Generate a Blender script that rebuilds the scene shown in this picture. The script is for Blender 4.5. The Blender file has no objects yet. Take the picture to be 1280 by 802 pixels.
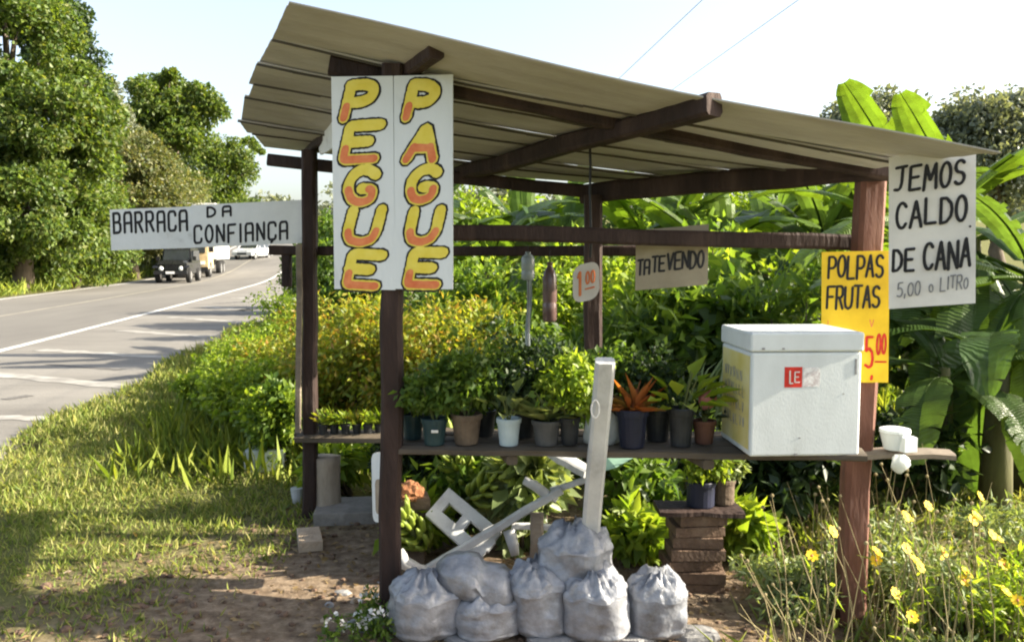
import bpy, math, random
import numpy as np
from mathutils import Vector, Matrix
random.seed(7); RNG = np.random.default_rng(11)
R = math.radians
# ------------------------------------------------------------------ camera, sky, sun, exposure
scene = bpy.context.scene
COL = scene.collection
F = 1100.0; CH = 1.65; TH = math.atan(86/F)
cam_d = bpy.data.cameras.new('camera'); cam_d.sensor_width = 36.0; cam_d.lens = 36.0*F/1280
cam_d.clip_start = 0.05; cam_d.clip_end = 4000
cam = bpy.data.objects.new('camera', cam_d); COL.objects.link(cam)
cam.location = (0, 0, CH); cam.rotation_euler = (math.pi/2-TH, 0, 0); scene.camera = cam
SUN_EL = 27.5; SUN_AZ = 90.0           # azimuth measured from +Y towards +X
world = bpy.data.worlds.new('World'); scene.world = world; world.use_nodes = True
wn = world.node_tree; wn.nodes.clear()
sky = wn.nodes.new('ShaderNodeTexSky'); sky.sky_type = 'NISHITA'; sky.sun_disc = False
sky.sun_elevation = R(SUN_EL); sky.sun_rotation = R(SUN_AZ)
sky.air_density = 1.0; sky.dust_density = 3.0; sky.ozone_density = 1.0
bg = wn.nodes.new('ShaderNodeBackground'); bg.inputs[1].default_value = 0.105
wo = wn.nodes.new('ShaderNodeOutputWorld')
hs = wn.nodes.new('ShaderNodeHueSaturation'); hs.inputs['Saturation'].default_value = .7   # milky, hazy air
wn.links.new(sky.outputs[0], hs.inputs['Color']); wn.links.new(hs.outputs[0], bg.inputs[0]); wn.links.new(bg.outputs[0], wo.inputs[0])
sd = bpy.data.lights.new('sun', 'SUN'); sd.energy = 5.0; sd.angle = R(0.5); sd.color = (1.0, 0.90, 0.73)
sun = bpy.data.objects.new('sun', sd); COL.objects.link(sun); sun.location = (20, 0, 20)
tosun = Vector((math.sin(R(SUN_AZ))*math.cos(R(SUN_EL)), math.cos(R(SUN_AZ))*math.cos(R(SUN_EL)), math.sin(R(SUN_EL))))
sun.rotation_euler = tosun.to_track_quat('Z', 'Y').to_euler()
vs = scene.view_settings; vs.view_transform = 'Standard'; vs.look = 'None'; vs.gamma = 1.0
vs.use_curve_mapping = False; vs.exposure = 1.85
scene.render.engine = 'CYCLES'
cy = scene.cycles; cy.max_bounces = 6; cy.diffuse_bounces = 4; cy.transmission_bounces = 4; cy.glossy_bounces = 2
cy.pixel_filter_type = 'BLACKMAN_HARRIS'; cy.filter_width = 2.1

# ------------------------------------------------------------------ projection helpers (pixel + real distance -> point)
def P(px, py, d):
    u = (px-640)/F; v = (401-py)/F
    dy = math.cos(TH)+v*math.sin(TH); dz = -math.sin(TH)+v*math.cos(TH)
    t = d/dy
    return Vector((u*t, d, CH+dz*t))
def G(px, py, z=0.0):
    u = (px-640)/F; v = (401-py)/F
    dy = math.cos(TH)+v*math.sin(TH); dz = -math.sin(TH)+v*math.cos(TH)
    t = (z-CH)/dz
    return Vector((u*t, dy*t, z))
def rise(y):
    y = np.asarray(y, float)
    return np.where(y < 45, 0, np.where(y < 65, .0016*(y-45)**2, .64+.064*(np.minimum(y, 200)-65)))
def gz(x, y):
    x = np.asarray(x, float); y = np.asarray(y, float)
    z = rise(y)
    z = z-0.16/(1+np.exp(-(x-1.0)*4))/(1+np.exp((y-4.3)*3))     # dips beside the right front post
    return z
def xe(d): return -6.6-.125*d-.0004*d*d
def wob(x, y):
    return (np.sin(1.7*x+.9*y+.3)+np.sin(-1.1*x+2.3*y+1.7)+np.sin(3.1*x-1.9*y)+.6*np.sin(5.3*x+4.7*y+.5)+.5*np.sin(9.1*x-7.7*y+2.))/4.1
# ------------------------------------------------------------------ mesh helpers
def np_mesh(name, V, Fc):
    V = np.asarray(V, np.float32); Fc = np.asarray(Fc, np.int32)
    me = bpy.data.meshes.new(name); k = Fc.shape[1]
    me.vertices.add(len(V)); me.vertices.foreach_set('co', V.ravel())
    me.loops.add(Fc.size); me.loops.foreach_set('vertex_index', Fc.ravel())
    me.polygons.add(len(Fc)); me.polygons.foreach_set('loop_start', np.arange(0, Fc.size, k, dtype=np.int32))
    me.update(calc_edges=True)
    return me
def tagit(o, label=None, cat=None, group=None, kind=None):
    if label: o['label'] = label
    if cat: o['category'] = cat
    if group: o['group'] = group
    if kind: o['kind'] = kind
    return o
def link(name, me, mat=None, parent=None, smooth=False):
    o = bpy.data.objects.new(name, me); COL.objects.link(o)
    if mat is not None and len(me.materials) == 0: me.materials.append(mat)
    if smooth: me.polygons.foreach_set('use_smooth', [True]*len(me.polygons))
    if parent is not None:
        o.parent = parent
        o.matrix_parent_inverse = Matrix.LocRotScale(parent.location, parent.rotation_euler, parent.scale).inverted()
    return o
def empty(name, loc, label=None, cat=None, group=None):
    o = bpy.data.objects.new(name, None); COL.objects.link(o); o.location = loc; o.empty_display_size = .1
    return tagit(o, label, cat, group)
class MB:
    def __init__(s): s.v = []; s.f = []
    def add(s, vs_, fs):
        n = len(s.v); s.v += [tuple(v) for v in vs_]; s.f += [tuple(i+n for i in f) for f in fs]
    def box(s, c, size, rot=None):
        c = Vector(c); sx, sy, sz = [a/2 for a in size]; m = rot or Matrix.Identity(3)
        b = min(sx, sy, sz)*.12
        vs_ = []
        for z, k in ((-sz, b), (-sz+b, 0), (sz-b, 0), (sz, b)):
            for x, y in ((-sx+k, -sy+k), (sx-k, -sy+k), (sx-k, sy-k), (-sx+k, sy-k)): vs_.append(c+m@Vector((x, y, z)))
        fs = [(3, 2, 1, 0), (12, 13, 14, 15)]
        for r in range(3):
            for i in range(4): fs.append((r*4+i, r*4+(i+1) % 4, r*4+4+(i+1) % 4, r*4+4+i))
        s.add(vs_, fs); return s
    def beam(s, p0, p1, w, h, seg=5, jit=.003, up=(0, 0, 1), taper=1.0):
        p0 = Vector(p0); p1 = Vector(p1); d = (p1-p0).normalized()
        up = Vector(up); side = d.cross(up)
        if side.length < .05: side = d.cross(Vector((0, -1, 0)))
        side.normalize(); upv = side.cross(d).normalized()
        c = .16
        prof = [(-.5, -.5+c), (-.5+c, -.5), (.5-c, -.5), (.5, -.5+c), (.5, .5-c), (.5-c, .5), (-.5+c, .5), (-.5, .5-c)]
        vs_ = []; fs = []
        for i in range(seg+1):
            t = i/seg; q = p0.lerp(p1, t); k = 1+(taper-1)*t
            q = q+side*random.uniform(-jit, jit)*1.5+upv*random.uniform(-jit, jit)*1.5
            for a, b in prof: vs_.append(q+side*(a*w*k+random.uniform(-jit, jit)*.6)+upv*(b*h*k+random.uniform(-jit, jit)*.6))
        for i in range(seg):
            for j in range(8): fs.append((i*8+j, i*8+(j+1) % 8, i*8+8+(j+1) % 8, i*8+8+j))
        fs.append(tuple(range(7, -1, -1))); fs.append(tuple(seg*8+j for j in range(8)))
        s.add(vs_, fs); return s
    def tube(s, pts, rad, n=6, cap=True):
        pts = [Vector(p) for p in pts]
        if not hasattr(rad, '__len__'): rad = [rad]*len(pts)
        vs_ = []; fs = []; ref = Vector((.31, .17, .94))
        for i, p in enumerate(pts):
            d = (pts[min(i+1, len(pts)-1)]-pts[max(i-1, 0)]).normalized()
            a = d.cross(ref)
            if a.length < .1: a = d.cross(Vector((1, 0, 0)))
            a.normalize(); b = d.cross(a)
            for j in range(n):
                t = 2*math.pi*j/n; vs_.append(p+(a*math.cos(t)+b*math.sin(t))*rad[i])
        for i in range(len(pts)-1):
            for j in range(n): fs.append((i*n+j, i*n+(j+1) % n, i*n+n+(j+1) % n, i*n+n+j))
        if cap: fs.append(tuple(range(n-1, -1, -1))); fs.append(tuple((len(pts)-1)*n+j for j in range(n)))
        s.add(vs_, fs); return s
    def lathe(s, base, prof, n=20, M=None):
        base = Vector(base); vs_ = []; fs = []
        for r, z in prof:
            for j in range(n):
                t = 2*math.pi*j/n; q = Vector((r*math.cos(t), r*math.sin(t), z))
                vs_.append(base+(M@q if M else q))
        for i in range(len(prof)-1):
            for j in range(n): fs.append((i*n+j, i*n+(j+1) % n, i*n+n+(j+1) % n, i*n+n+j))
        fs.append(tuple(range(n-1, -1, -1))); fs.append(tuple((len(prof)-1)*n+j for j in range(n)))
        s.add(vs_, fs); return s
    def prism(s, pts2, y0, y1, fn):
        n = len(pts2); vs_ = [fn(x, y0, z) for x, z in pts2]+[fn(x, y1, z) for x, z in pts2]
        fs = [tuple(range(n)), tuple(range(2*n-1, n-1, -1))]+[(i, i+n, (i+1) % n+n, (i+1) % n) for i in range(n)]
        s.add(vs_, fs); return s
    def build(s, name, mat=None, parent=None, smooth=False):
        me = bpy.data.meshes.new(name); me.from_pydata(s.v, [], s.f); me.update()
        return link(name, me, mat, parent, smooth)
# ------------------------------------------------------------------ materials
def newmat(name):
    m = bpy.data.materials.new(name); m.use_nodes = True; nt = m.node_tree; nt.nodes.clear()
    out = nt.nodes.new('ShaderNodeOutputMaterial'); return m, nt, out
def N(nt, t, **kw):
    n = nt.nodes.new(t)
    for k, v in kw.items(): setattr(n, k, v)
    return n
def ramp(nt, stops):
    r = N(nt, 'ShaderNodeValToRGB'); e = r.color_ramp.elements
    while len(e) < len(stops): e.new(.5)
    for i, (p, c) in enumerate(stops): e[i].position = p; e[i].color = (*c, 1)
    return r
def surf(name, cols, scale=6.0, rough=.7, bump=.0, bscale=60., stretch=(1, 1, 1), spec=.3, detail=5., world_co=False, translucent=0., metal=0.):
    """noise-coloured surface: cols = [(pos, rgb), ...]"""
    m, nt, out = newmat(name)
    if world_co: co = N(nt, 'ShaderNodeNewGeometry').outputs['Position']
    else: co = N(nt, 'ShaderNodeTexCoord').outputs['Object']
    mp = N(nt, 'ShaderNodeMapping'); mp.inputs['Scale'].default_value = stretch; nt.links.new(co, mp.inputs[0])
    nz = N(nt, 'ShaderNodeTexNoise'); nz.inputs['Scale'].default_value = scale; nz.inputs['Detail'].default_value = detail; nz.inputs['Roughness'].default_value = .62
    nt.links.new(mp.outputs[0], nz.inputs['Vector'])
    r = ramp(nt, cols); nt.links.new(nz.outputs[0], r.inputs[0])
    b = N(nt, 'ShaderNodeBsdfPrincipled'); b.inputs['Roughness'].default_value = rough
    b.inputs['Specular IOR Level'].default_value = spec; b.inputs['Metallic'].default_value = metal
    nt.links.new(r.outputs[0], b.inputs['Base Color'])
    if bump:
        n2 = N(nt, 'ShaderNodeTexNoise'); n2.inputs['Scale'].default_value = bscale; n2.inputs['Detail'].default_value = 6
        nt.links.new(mp.outputs[0], n2.inputs['Vector'])
        bp = N(nt, 'ShaderNodeBump'); bp.inputs['Strength'].default_value = bump; bp.inputs['Distance'].default_value = .02
        nt.links.new(n2.outputs[0], bp.inputs['Height']); nt.links.new(bp.outputs[0], b.inputs['Normal'])
    sh = b.outputs[0]
    if translucent:
        t = N(nt, 'ShaderNodeBsdfTranslucent'); nt.links.new(r.outputs[0], t.inputs[0])
        mx = N(nt, 'ShaderNodeMixShader'); mx.inputs[0].default_value = translucent
        nt.links.new(sh, mx.inputs[1]); nt.links.new(t.outputs[0], mx.inputs[2]); sh = mx.outputs[0]
    nt.links.new(sh, out.inputs[0]); return m
def leafmat(name, stops, trans=.42, rough=.45, tcol=1.6):
    """leaf: colour differs from leaf to leaf, light shines through"""
    m, nt, out = newmat(name)
    g = N(nt, 'ShaderNodeNewGeometry'); r = ramp(nt, stops); nt.links.new(g.outputs['Random Per Island'], r.inputs[0])
    b = N(nt, 'ShaderNodeBsdfPrincipled'); b.inputs['Roughness'].default_value = rough; b.inputs['Specular IOR Level'].default_value = .35
    nt.links.new(r.outputs[0], b.inputs['Base Color'])
    if 'banana' in name:      # cross veins and blotches of a big blade
        co = N(nt, 'ShaderNodeTexCoord'); wv = N(nt, 'ShaderNodeTexWave'); wv.inputs['Scale'].default_value = 14; wv.inputs['Distortion'].default_value = 3; wv.inputs['Detail'].default_value = 3
        nt.links.new(co.outputs['Object'], wv.inputs['Vector']); bp = N(nt, 'ShaderNodeBump'); bp.inputs['Strength'].default_value = .35; bp.inputs['Distance'].default_value = .02
        nt.links.new(wv.outputs['Fac'], bp.inputs['Height']); nt.links.new(bp.outputs[0], b.inputs['Normal'])
        nz = N(nt, 'ShaderNodeTexNoise'); nz.inputs['Scale'].default_value = 7; nz.inputs['Detail'].default_value = 6; nt.links.new(co.outputs['Object'], nz.inputs['Vector'])
        rr = ramp(nt, [(.35, (.72, .68, .6)), (.6, (1.1, 1.1, 1.0))]); nt.links.new(nz.outputs[0], rr.inputs[0])
        m3 = N(nt, 'ShaderNodeMix', data_type='RGBA', blend_type='MULTIPLY'); m3.inputs[0].default_value = 1.0; nt.links.new(r.outputs[0], m3.inputs[6]); nt.links.new(rr.outputs[0], m3.inputs[7])
        nt.links.new(m3.outputs[2], b.inputs['Base Color']); r = type('o', (), {'outputs': [m3.outputs[2]]})()
    t = N(nt, 'ShaderNodeBsdfTranslucent')
    mm = N(nt, 'ShaderNodeMix', data_type='RGBA', blend_type='MULTIPLY'); mm.inputs[0].default_value = 1.0
    mm.inputs[7].default_value = (tcol*1.15, tcol*1.1, tcol*.45, 1)
    nt.links.new(r.outputs[0], mm.inputs[6]); nt.links.new(mm.outputs[2], t.inputs[0])
    mx = N(nt, 'ShaderNodeMixShader'); mx.inputs[0].default_value = trans
    nt.links.new(b.outputs[0], mx.inputs[1]); nt.links.new(t.outputs[0], mx.inputs[2]); nt.links.new(mx.outputs[0], out.inputs[0])
    return m
def plain(name, c, rough=.6, spec=.3, metal=0., trans=0.):
    k = .86
    return surf(name, [(.3, tuple(a*k for a in c)), (.7, tuple(min(1, a*1.08) for a in c))], 9, rough, spec=spec, metal=metal, translucent=trans)
M = {}
M['wood'] = surf('dark_timber', [(.25, (.013, .008, .0065)), (.5, (.032, .018, .0145)), (.78, (.075, .047, .037))], 7, .75, .5, 40, (1, 1, .25), world_co=True)
M['wood_red'] = surf('red_timber', [(.25, (.08, .033, .022)), (.55, (.165, .075, .052)), (.8, (.26, .14, .10))], 7, .75, .5, 40, (1, 1, .25), world_co=True)
M['wood_pale'] = surf('weathered_plank', [(.25, (.10, .085, .065)), (.55, (.2, .165, .125)), (.8, (.34, .29, .22))], 6, .8, .5, 50, (.3, 1, 1), world_co=True)
M['plank'] = surf('shelf_plank', [(.25, (.045, .036, .027)), (.55, (.1, .08, .058)), (.8, (.19, .155, .11))], 6, .8, .5, 50, (.25, 1, 1), world_co=True)
M['roof'] = surf('fibre_cement_sheet', [(.2, (.25, .232, .20)), (.5, (.375, .355, .315)), (.75, (.48, .46, .42))], 2.2, .85, .25, 30, (.5, 1.5, 1), world_co=True)
M['paint_white'] = surf('white_painted_board', [(.22, (.40, .41, .40)), (.42, (.62, .65, .66)), (.85, (.70, .73, .74))], 4, .55, .1, 60, stretch=(1, 1, .35), detail=9.)
M['paint_old'] = surf('old_white_paint', [(.2, (.36, .35, .31)), (.42, (.66, .67, .65)), (.8, (.78, .79, .77))], 5, .7, .1, 60)
M['paper'] = surf('white_cardboard', [(.25, (.60, .58, .54)), (.6, (.74, .72, .68)), (.85, (.80, .78, .74))], 4, .7, .12, 25, translucent=.12)
M['yellow_card'] = surf('yellow_card', [(.25, (.62, .40, .02)), (.6, (.80, .55, .03)), (.85, (.86, .64, .07))], 5, .55, .1, 20, translucent=.15)
M['black_paint'] = surf('black_paint', [(.3, (.008, .008, .01)), (.7, (.022, .021, .022))], 40, .6)
M['grey_paint'] = surf('thin_grey_marker', [(.3, (.10, .10, .11)), (.7, (.3, .3, .3))], 30, .6)
M['red_paint'] = surf('red_paint', [(.3, (.42, .02, .012)), (.7, (.60, .035, .02))], 40, .6)
M['orange_paint'] = surf('orange_paint', [(.3, (.60, .14, .05)), (.7, (.72, .26, .10))], 18, .6)
M['yellow_paint'] = surf('yellow_paint', [(.3, (.68, .54, .05)), (.7, (.76, .64, .12))], 14, .6)
M['foam'] = surf('styrofoam', [(.22, (.36, .37, .35)), (.38, (.55, .585, .585)), (.6, (.62, .66, .665)), (.8, (.68, .71, .71))], 4, .75, .05, 160, detail=9., stretch=(1, 1, .5), spec=.15, translucent=.06)
M['plastic_white'] = surf('dirty_white_plastic', [(.2, (.26, .26, .25)), (.5, (.46, .47, .47)), (.8, (.62, .63, .63))], 7, .45, .05, 40)
M['pole_white'] = surf('white_pole_paint', [(.2, (.28, .28, .27)), (.45, (.46, .47, .47)), (.8, (.58, .59, .58))], 6, .6, .15, 40)
M['bag'] = surf('soil_bag_plastic', [(.28, (.13, .125, .12)), (.45, (.235, .24, .26)), (.6, (.31, .325, .355)), (.78, (.44, .46, .51))], 9, .24, .5, 22, detail=8., spec=.6, translucent=.22)
M['bag_top'] = surf('crumpled_bag_plastic', [(.25, (.24, .245, .26)), (.5, (.36, .375, .41)), (.75, (.52, .54, .58))], 14, .2, .7, 30, spec=.7, translucent=.35)
M['dark_plastic'] = surf('black_pot', [(.3, (.012, .013, .014)), (.7, (.035, .037, .04))], 12, .5, .05, 40)
M['teal_plastic'] = surf('teal_pot', [(.3, (.012, .03, .034)), (.7, (.022, .05, .055))], 12, .5)
M['blue_plastic'] = surf('navy_pot', [(.3, (.008, .01, .022)), (.7, (.016, .019, .042))], 12, .5)
M['grey_plastic'] = surf('grey_pot', [(.3, (.055, .055, .055)), (.7, (.10, .10, .10))], 12, .6)
M['bucket'] = surf('pale_bucket', [(.3, (.33, .41, .44)), (.7, (.45, .53, .55))], 6, .5)
M['clay'] = surf('brown_pot', [(.3, (.07, .05, .035)), (.7, (.15, .11, .075))], 10, .85, .4, 40)
M['terracotta'] = surf('terracotta', [(.3, (.09, .04, .025)), (.7, (.15, .07, .045))], 10, .85, .2, 40)
M['soil'] = surf('pot_soil', [(.3, (.02, .014, .01)), (.7, (.06, .045, .03))], 40, .95, .6, 60)
M['brick'] = surf('stacked_block', [(.25, (.07, .045, .03)), (.55, (.14, .09, .06)), (.8, (.21, .145, .10))], 9, .9, .6, 50)
M['brick_pale'] = surf('pale_brick', [(.25, (.26, .2, .14)), (.7, (.42, .34, .25))], 9, .9, .5, 60)
M['concrete'] = surf('concrete', [(.25, (.14, .13, .115)), (.55, (.24, .225, .2)), (.8, (.33, .31, .28))], 6, .9, .5, 40)
M['stone'] = surf('stone', [(.25, (.14, .14, .14)), (.6, (.26, .255, .25)), (.85, (.38, .37, .36))], 8, .9, .5, 40)
M['bark'] = surf('bark', [(.25, (.05, .038, .027)), (.55, (.12, .095, .07)), (.8, (.22, .185, .14))], 4, .9, .7, 14, (1, 1, .35), world_co=True)
M['stump'] = surf('stump_bark', [(.25, (.16, .13, .10)), (.55, (.30, .255, .20)), (.8, (.42, .37, .30))], 9, .9, .7, 25, (1, 1, .3), world_co=True)
M['banana_stem'] = surf('banana_stem', [(.2, (.035, .03, .02)), (.5, (.09, .085, .04)), (.8, (.15, .16, .06))], 5, .7, .3, 20, (1, 1, .25), world_co=True)
M['stem'] = surf('green_stem', [(.3, (.06, .09, .025)), (.7, (.14, .15, .05))], 10, .7)
M['stem_dry'] = surf('dry_stem', [(.3, (.16, .13, .06)), (.7, (.32, .27, .14))], 10, .8)
M['twig'] = surf('twig', [(.3, (.05, .038, .025)), (.7, (.12, .09, .06))], 10, .85)
M['petal'] = leafmat('yellow_petal', [(0, (.72, .45, .01)), (1, (.85, .62, .02))], .35, .6, 1.0)
M['pink'] = leafmat('pink_petal', [(0, (.5, .16, .16)), (1, (.62, .3, .27))], .35, .6, 1.0)
M['coir'] = surf('coconut_fibre', [(.25, (.13, .05, .02)), (.7, (.33, .15, .07))], 30, .95, .8, 60)
M['green_sheet'] = surf('pale_green_plastic', [(.3, (.34, .55, .42)), (.7, (.45, .68, .53))], 4, .4, .1, 20, translucent=.4)
M['bag_thin'] = surf('thin_white_bag', [(.3, (.66, .70, .68)), (.7, (.78, .80, .79))], 6, .35, .5, 25, translucent=.4)
M['seam_dark'] = plain('dark_seam', (.075, .065, .05), .9)
M['metal_dark'] = plain('dark_iron', (.03, .03, .032), .5, .4, .6)
M['bottle'] = surf('clear_bottle', [(.3, (.28, .33, .33)), (.7, (.45, .50, .50))], 8, .15, spec=.7, translucent=.45)
M['bottle_brown'] = surf('brown_bottle', [(.3, (.09, .055, .05)), (.7, (.17, .11, .10))], 8, .2, spec=.7, translucent=.25)
M['carpaint_black'] = surf('black_car_paint', [(.3, (.012, .012, .013)), (.7, (.02, .02, .021))], 4, .25, spec=.6)
M['carpaint_silver'] = surf('silver_car_paint', [(.3, (.50, .51, .52)), (.7, (.6, .61, .62))], 4, .25, spec=.6, metal=.2)
M['truck_tan'] = surf('tan_truck_paint', [(.3, (.40, .30, .16)), (.7, (.55, .43, .25))], 4, .35, spec=.5)
M['truck_white'] = surf('white_truck_box', [(.3, (.62, .62, .6)), (.7, (.76, .76, .74))], 1, .5)
M['glass'] = surf('dark_glass', [(.3, (.02, .024, .027)), (.7, (.035, .04, .045))], 4, .06, spec=.8)
M['tyre'] = plain('tyre_rubber', (.022, .022, .022), .85)
M['chrome'] = plain('bright_metal', (.55, .55, .55), .25, .5, .8)
M['lamp'] = plain('headlamp_glass', (.85, .85, .8), .1, .8)
M['plate'] = plain('plate_white', (.7, .7, .7), .5)
# foliage palettes
def pal(*c): return [(i/(len(c)-1), x) for i, x in enumerate(c)]
M['lf_tree'] = leafmat('tree_leaf', pal((.03, .062, .012), (.075, .125, .02), (.14, .19, .035), (.04, .075, .018), (.17, .19, .05)), .42)
M['lf_tree2'] = leafmat('olive_tree_leaf', pal((.06, .085, .028), (.11, .13, .045), (.17, .16, .07), (.07, .10, .035)), .40)
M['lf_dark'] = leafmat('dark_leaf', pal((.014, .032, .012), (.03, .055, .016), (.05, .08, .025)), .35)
M['lf_mid'] = leafmat('mid_leaf', pal((.045, .09, .015), (.09, .155, .025), (.14, .20, .035)), .5)
M['lf_bright'] = leafmat('bright_leaf', pal((.10, .17, .02), (.18, .26, .028), (.26, .32, .045)), .5)
M['lf_yellow'] = leafmat('croton_leaf', pal((.10, .16, .02), (.20, .26, .03), (.30, .32, .035), (.14, .20, .025), (.36, .34, .045), (.24, .28, .035), (.38, .22, .045), (.16, .23, .03)), .5, tcol=1.2)
M['lf_dry'] = leafmat('dry_leaf', pal((.12, .08, .04), (.22, .15, .07), (.3, .22, .11)), .3, tcol=1.0)
M['lf_orange'] = leafmat('bromeliad_leaf', pal((.32, .09, .03), (.45, .16, .05), (.2, .14, .04)), .4, tcol=1.2)
M['lf_pale'] = leafmat('pale_leaf', pal((.12, .17, .07), (.2, .26, .10), (.28, .32, .15)), .4, tcol=1.2)
M['lf_hazy'] = leafmat('haze_tinted_leaf', pal((.13, .155, .115), (.19, .215, .155), (.25, .27, .2)), .35, tcol=1.1)  # greyed and paled leaf colour, distance haze painted in
M['lf_banana'] = leafmat('banana_leaf', pal((.085, .15, .02), (.13, .21, .03)), .5, .38, 1.25)
M['lf_banana_dark'] = leafmat('shaded_banana_leaf', pal((.045, .09, .022), (.085, .14, .035)), .48, .35, 1.4)  # darker copy of the banana leaf, shade put into its colour
M['grass'] = leafmat('grass_blade', pal((.11, .165, .03), (.19, .25, .05), (.28, .31, .08), (.37, .35, .14), (.15, .215, .04)), .40, .6, 1.2)
M['grass_far'] = leafmat('verge_grass', pal((.12, .18, .025), (.2, .26, .035), (.29, .32, .06)), .40, .6, 1.3)
def ground_mat():
    m, nt, out = newmat('ground_soil')
    pos = N(nt, 'ShaderNodeNewGeometry').outputs['Position']
    n1 = N(nt, 'ShaderNodeTexNoise'); n1.inputs['Scale'].default_value = 1.3; n1.inputs['Detail'].default_value = 8; n1.inputs['Roughness'].default_value = .68
    n2 = N(nt, 'ShaderNodeTexNoise'); n2.inputs['Scale'].default_value = 14; n2.inputs['Detail'].default_value = 8; n2.inputs['Roughness'].default_value = .7
    for n in (n1, n2): nt.links.new(pos, n.inputs['Vector'])
    dirt = ramp(nt, [(.3, (.085, .058, .038)), (.48, (.19, .14, .094)), (.70, (.33, .255, .18))]); nt.links.new(n2.outputs[0], dirt.inputs[0])
    grs = ramp(nt, [(.3, (.07, .075, .025)), (.6, (.14, .14, .045)), (.8, (.22, .19, .08))]); nt.links.new(n2.outputs[0], grs.inputs[0])
    sx = N(nt, 'ShaderNodeSeparateXYZ'); nt.links.new(pos, sx.inputs[0])
    # bare trodden soil round the stall (distance from its front yard), green elsewhere
    d = N(nt, 'ShaderNodeVectorMath', operation='DISTANCE'); d.inputs[1].default_value = (.3, 3.8, 0)
    mp = N(nt, 'ShaderNodeMapping'); mp.inputs['Scale'].default_value = (.8, 1.0, 1); nt.links.new(pos, mp.inputs[0])
    d.inputs[1].default_value = (.24, 3.8, 0); nt.links.new(mp.outputs[0], d.inputs[0])
    ad = N(nt, 'ShaderNodeMath', operation='MULTIPLY_ADD'); nt.links.new(n1.outputs[0], ad.inputs[0]); ad.inputs[1].default_value = 2.2; nt.links.new(d.outputs['Value'], ad.inputs[2])
    mr = N(nt, 'ShaderNodeMapRange'); mr.inputs[1].default_value = 2.5; mr.inputs[2].default_value = 3.5; nt.links.new(ad.outputs[0], mr.inputs[0])
    mx = N(nt, 'ShaderNodeMix', data_type='RGBA'); nt.links.new(mr.outputs[0], mx.inputs[0]); nt.links.new(dirt.outputs[0], mx.inputs[6]); nt.links.new(grs.outputs[0], mx.inputs[7])
    b = N(nt, 'ShaderNodeBsdfPrincipled'); b.inputs['Roughness'].default_value = .95; b.inputs['Specular IOR Level'].default_value = .1
    nt.links.new(mx.outputs[2], b.inputs['Base Color'])
    bp = N(nt, 'ShaderNodeBump'); bp.inputs['Strength'].default_value = .8; bp.inputs['Distance'].default_value = .03
    nt.links.new(n2.outputs[0], bp.inputs['Height']); nt.links.new(bp.outputs[0], b.inputs['Normal'])
    nt.links.new(b.outputs[0], out.inputs[0]); return m
M['ground'] = ground_mat()
M['asphalt'] = surf('asphalt', [(.25, (.105, .098, .088)), (.5, (.14, .132, .118)), (.78, (.185, .174, .155))], .5, .85, .35, 60, (1, .25, 1), world_co=True, detail=9.)
M['asphalt2'] = surf('shoulder_asphalt', [(.25, (.12, .111, .098)), (.5, (.17, .16, .142)), (.78, (.235, .22, .195))], .8, .88, .35, 60, (.35, 1, 1), world_co=True, detail=9.)
M['line_white'] = surf('worn_white_line', [(.3, (.33, .32, .29)), (.5, (.55, .54, .5)), (.75, (.68, .67, .63))], 3, .7, world_co=True, detail=9.)
M['line_worn'] = surf('faded_white_line', [(.35, (.17, .16, .145)), (.55, (.29, .278, .25)), (.75, (.42, .41, .375))], 2, .8, world_co=True, detail=9.)
M['line_yellow'] = surf('worn_yellow_line', [(.3, (.15, .14, .12)), (.6, (.27, .25, .2))], 2, .7, world_co=True, detail=9.)
M['patch'] = surf('dark_patch', [(.3, (.09, .085, .08)), (.7, (.14, .132, .12))], 3, .9, world_co=True)

# ------------------------------------------------------------------ the ground and the road
def axis_vals(segs):
    out = []
    for a, b, st in segs: out += list(np.arange(a, b, st))
    out.append(segs[-1][1]); return np.array(out)
xs_ = axis_vals([(-1500, -200, 130), (-200, -40, 10), (-40, -12, 1), (-12, 6, .15), (6, 30, 1.5), (30, 200, 17), (200, 1500, 130)])
ys_ = axis_vals([(-60, -4, 8), (-4, 2, .5), (2, 12, .15), (12, 30, .6), (30, 70, 1.), (70, 210, 5), (210, 2000, 120)])
X, Y = np.meshgrid(xs_, ys_)
Z = gz(X, Y)+np.where((Y < 14), .018*wob(X*1.3, Y*1.3)+.008*wob(X*4, Y*4), .05*wob(X*.3, Y*.3))
e = xe(np.clip(Y, -20, 250)); under = (X < e+3.5) & (X > e-7.8)
Z = np.where(under, gz(X, Y)-.09, Z)
ny, nx = X.shape; idx = np.arange(nx*ny).reshape(ny, nx)
quads = np.stack([idx[:-1, :-1], idx[:-1, 1:], idx[1:, 1:], idx[1:, :-1]], -1).reshape(-1, 4)
gnd = link('ground', np_mesh('ground', np.stack([X, Y, Z], -1).reshape(-1, 3), quads), M['ground'], smooth=True); tagit(gnd, kind='structure')
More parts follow.
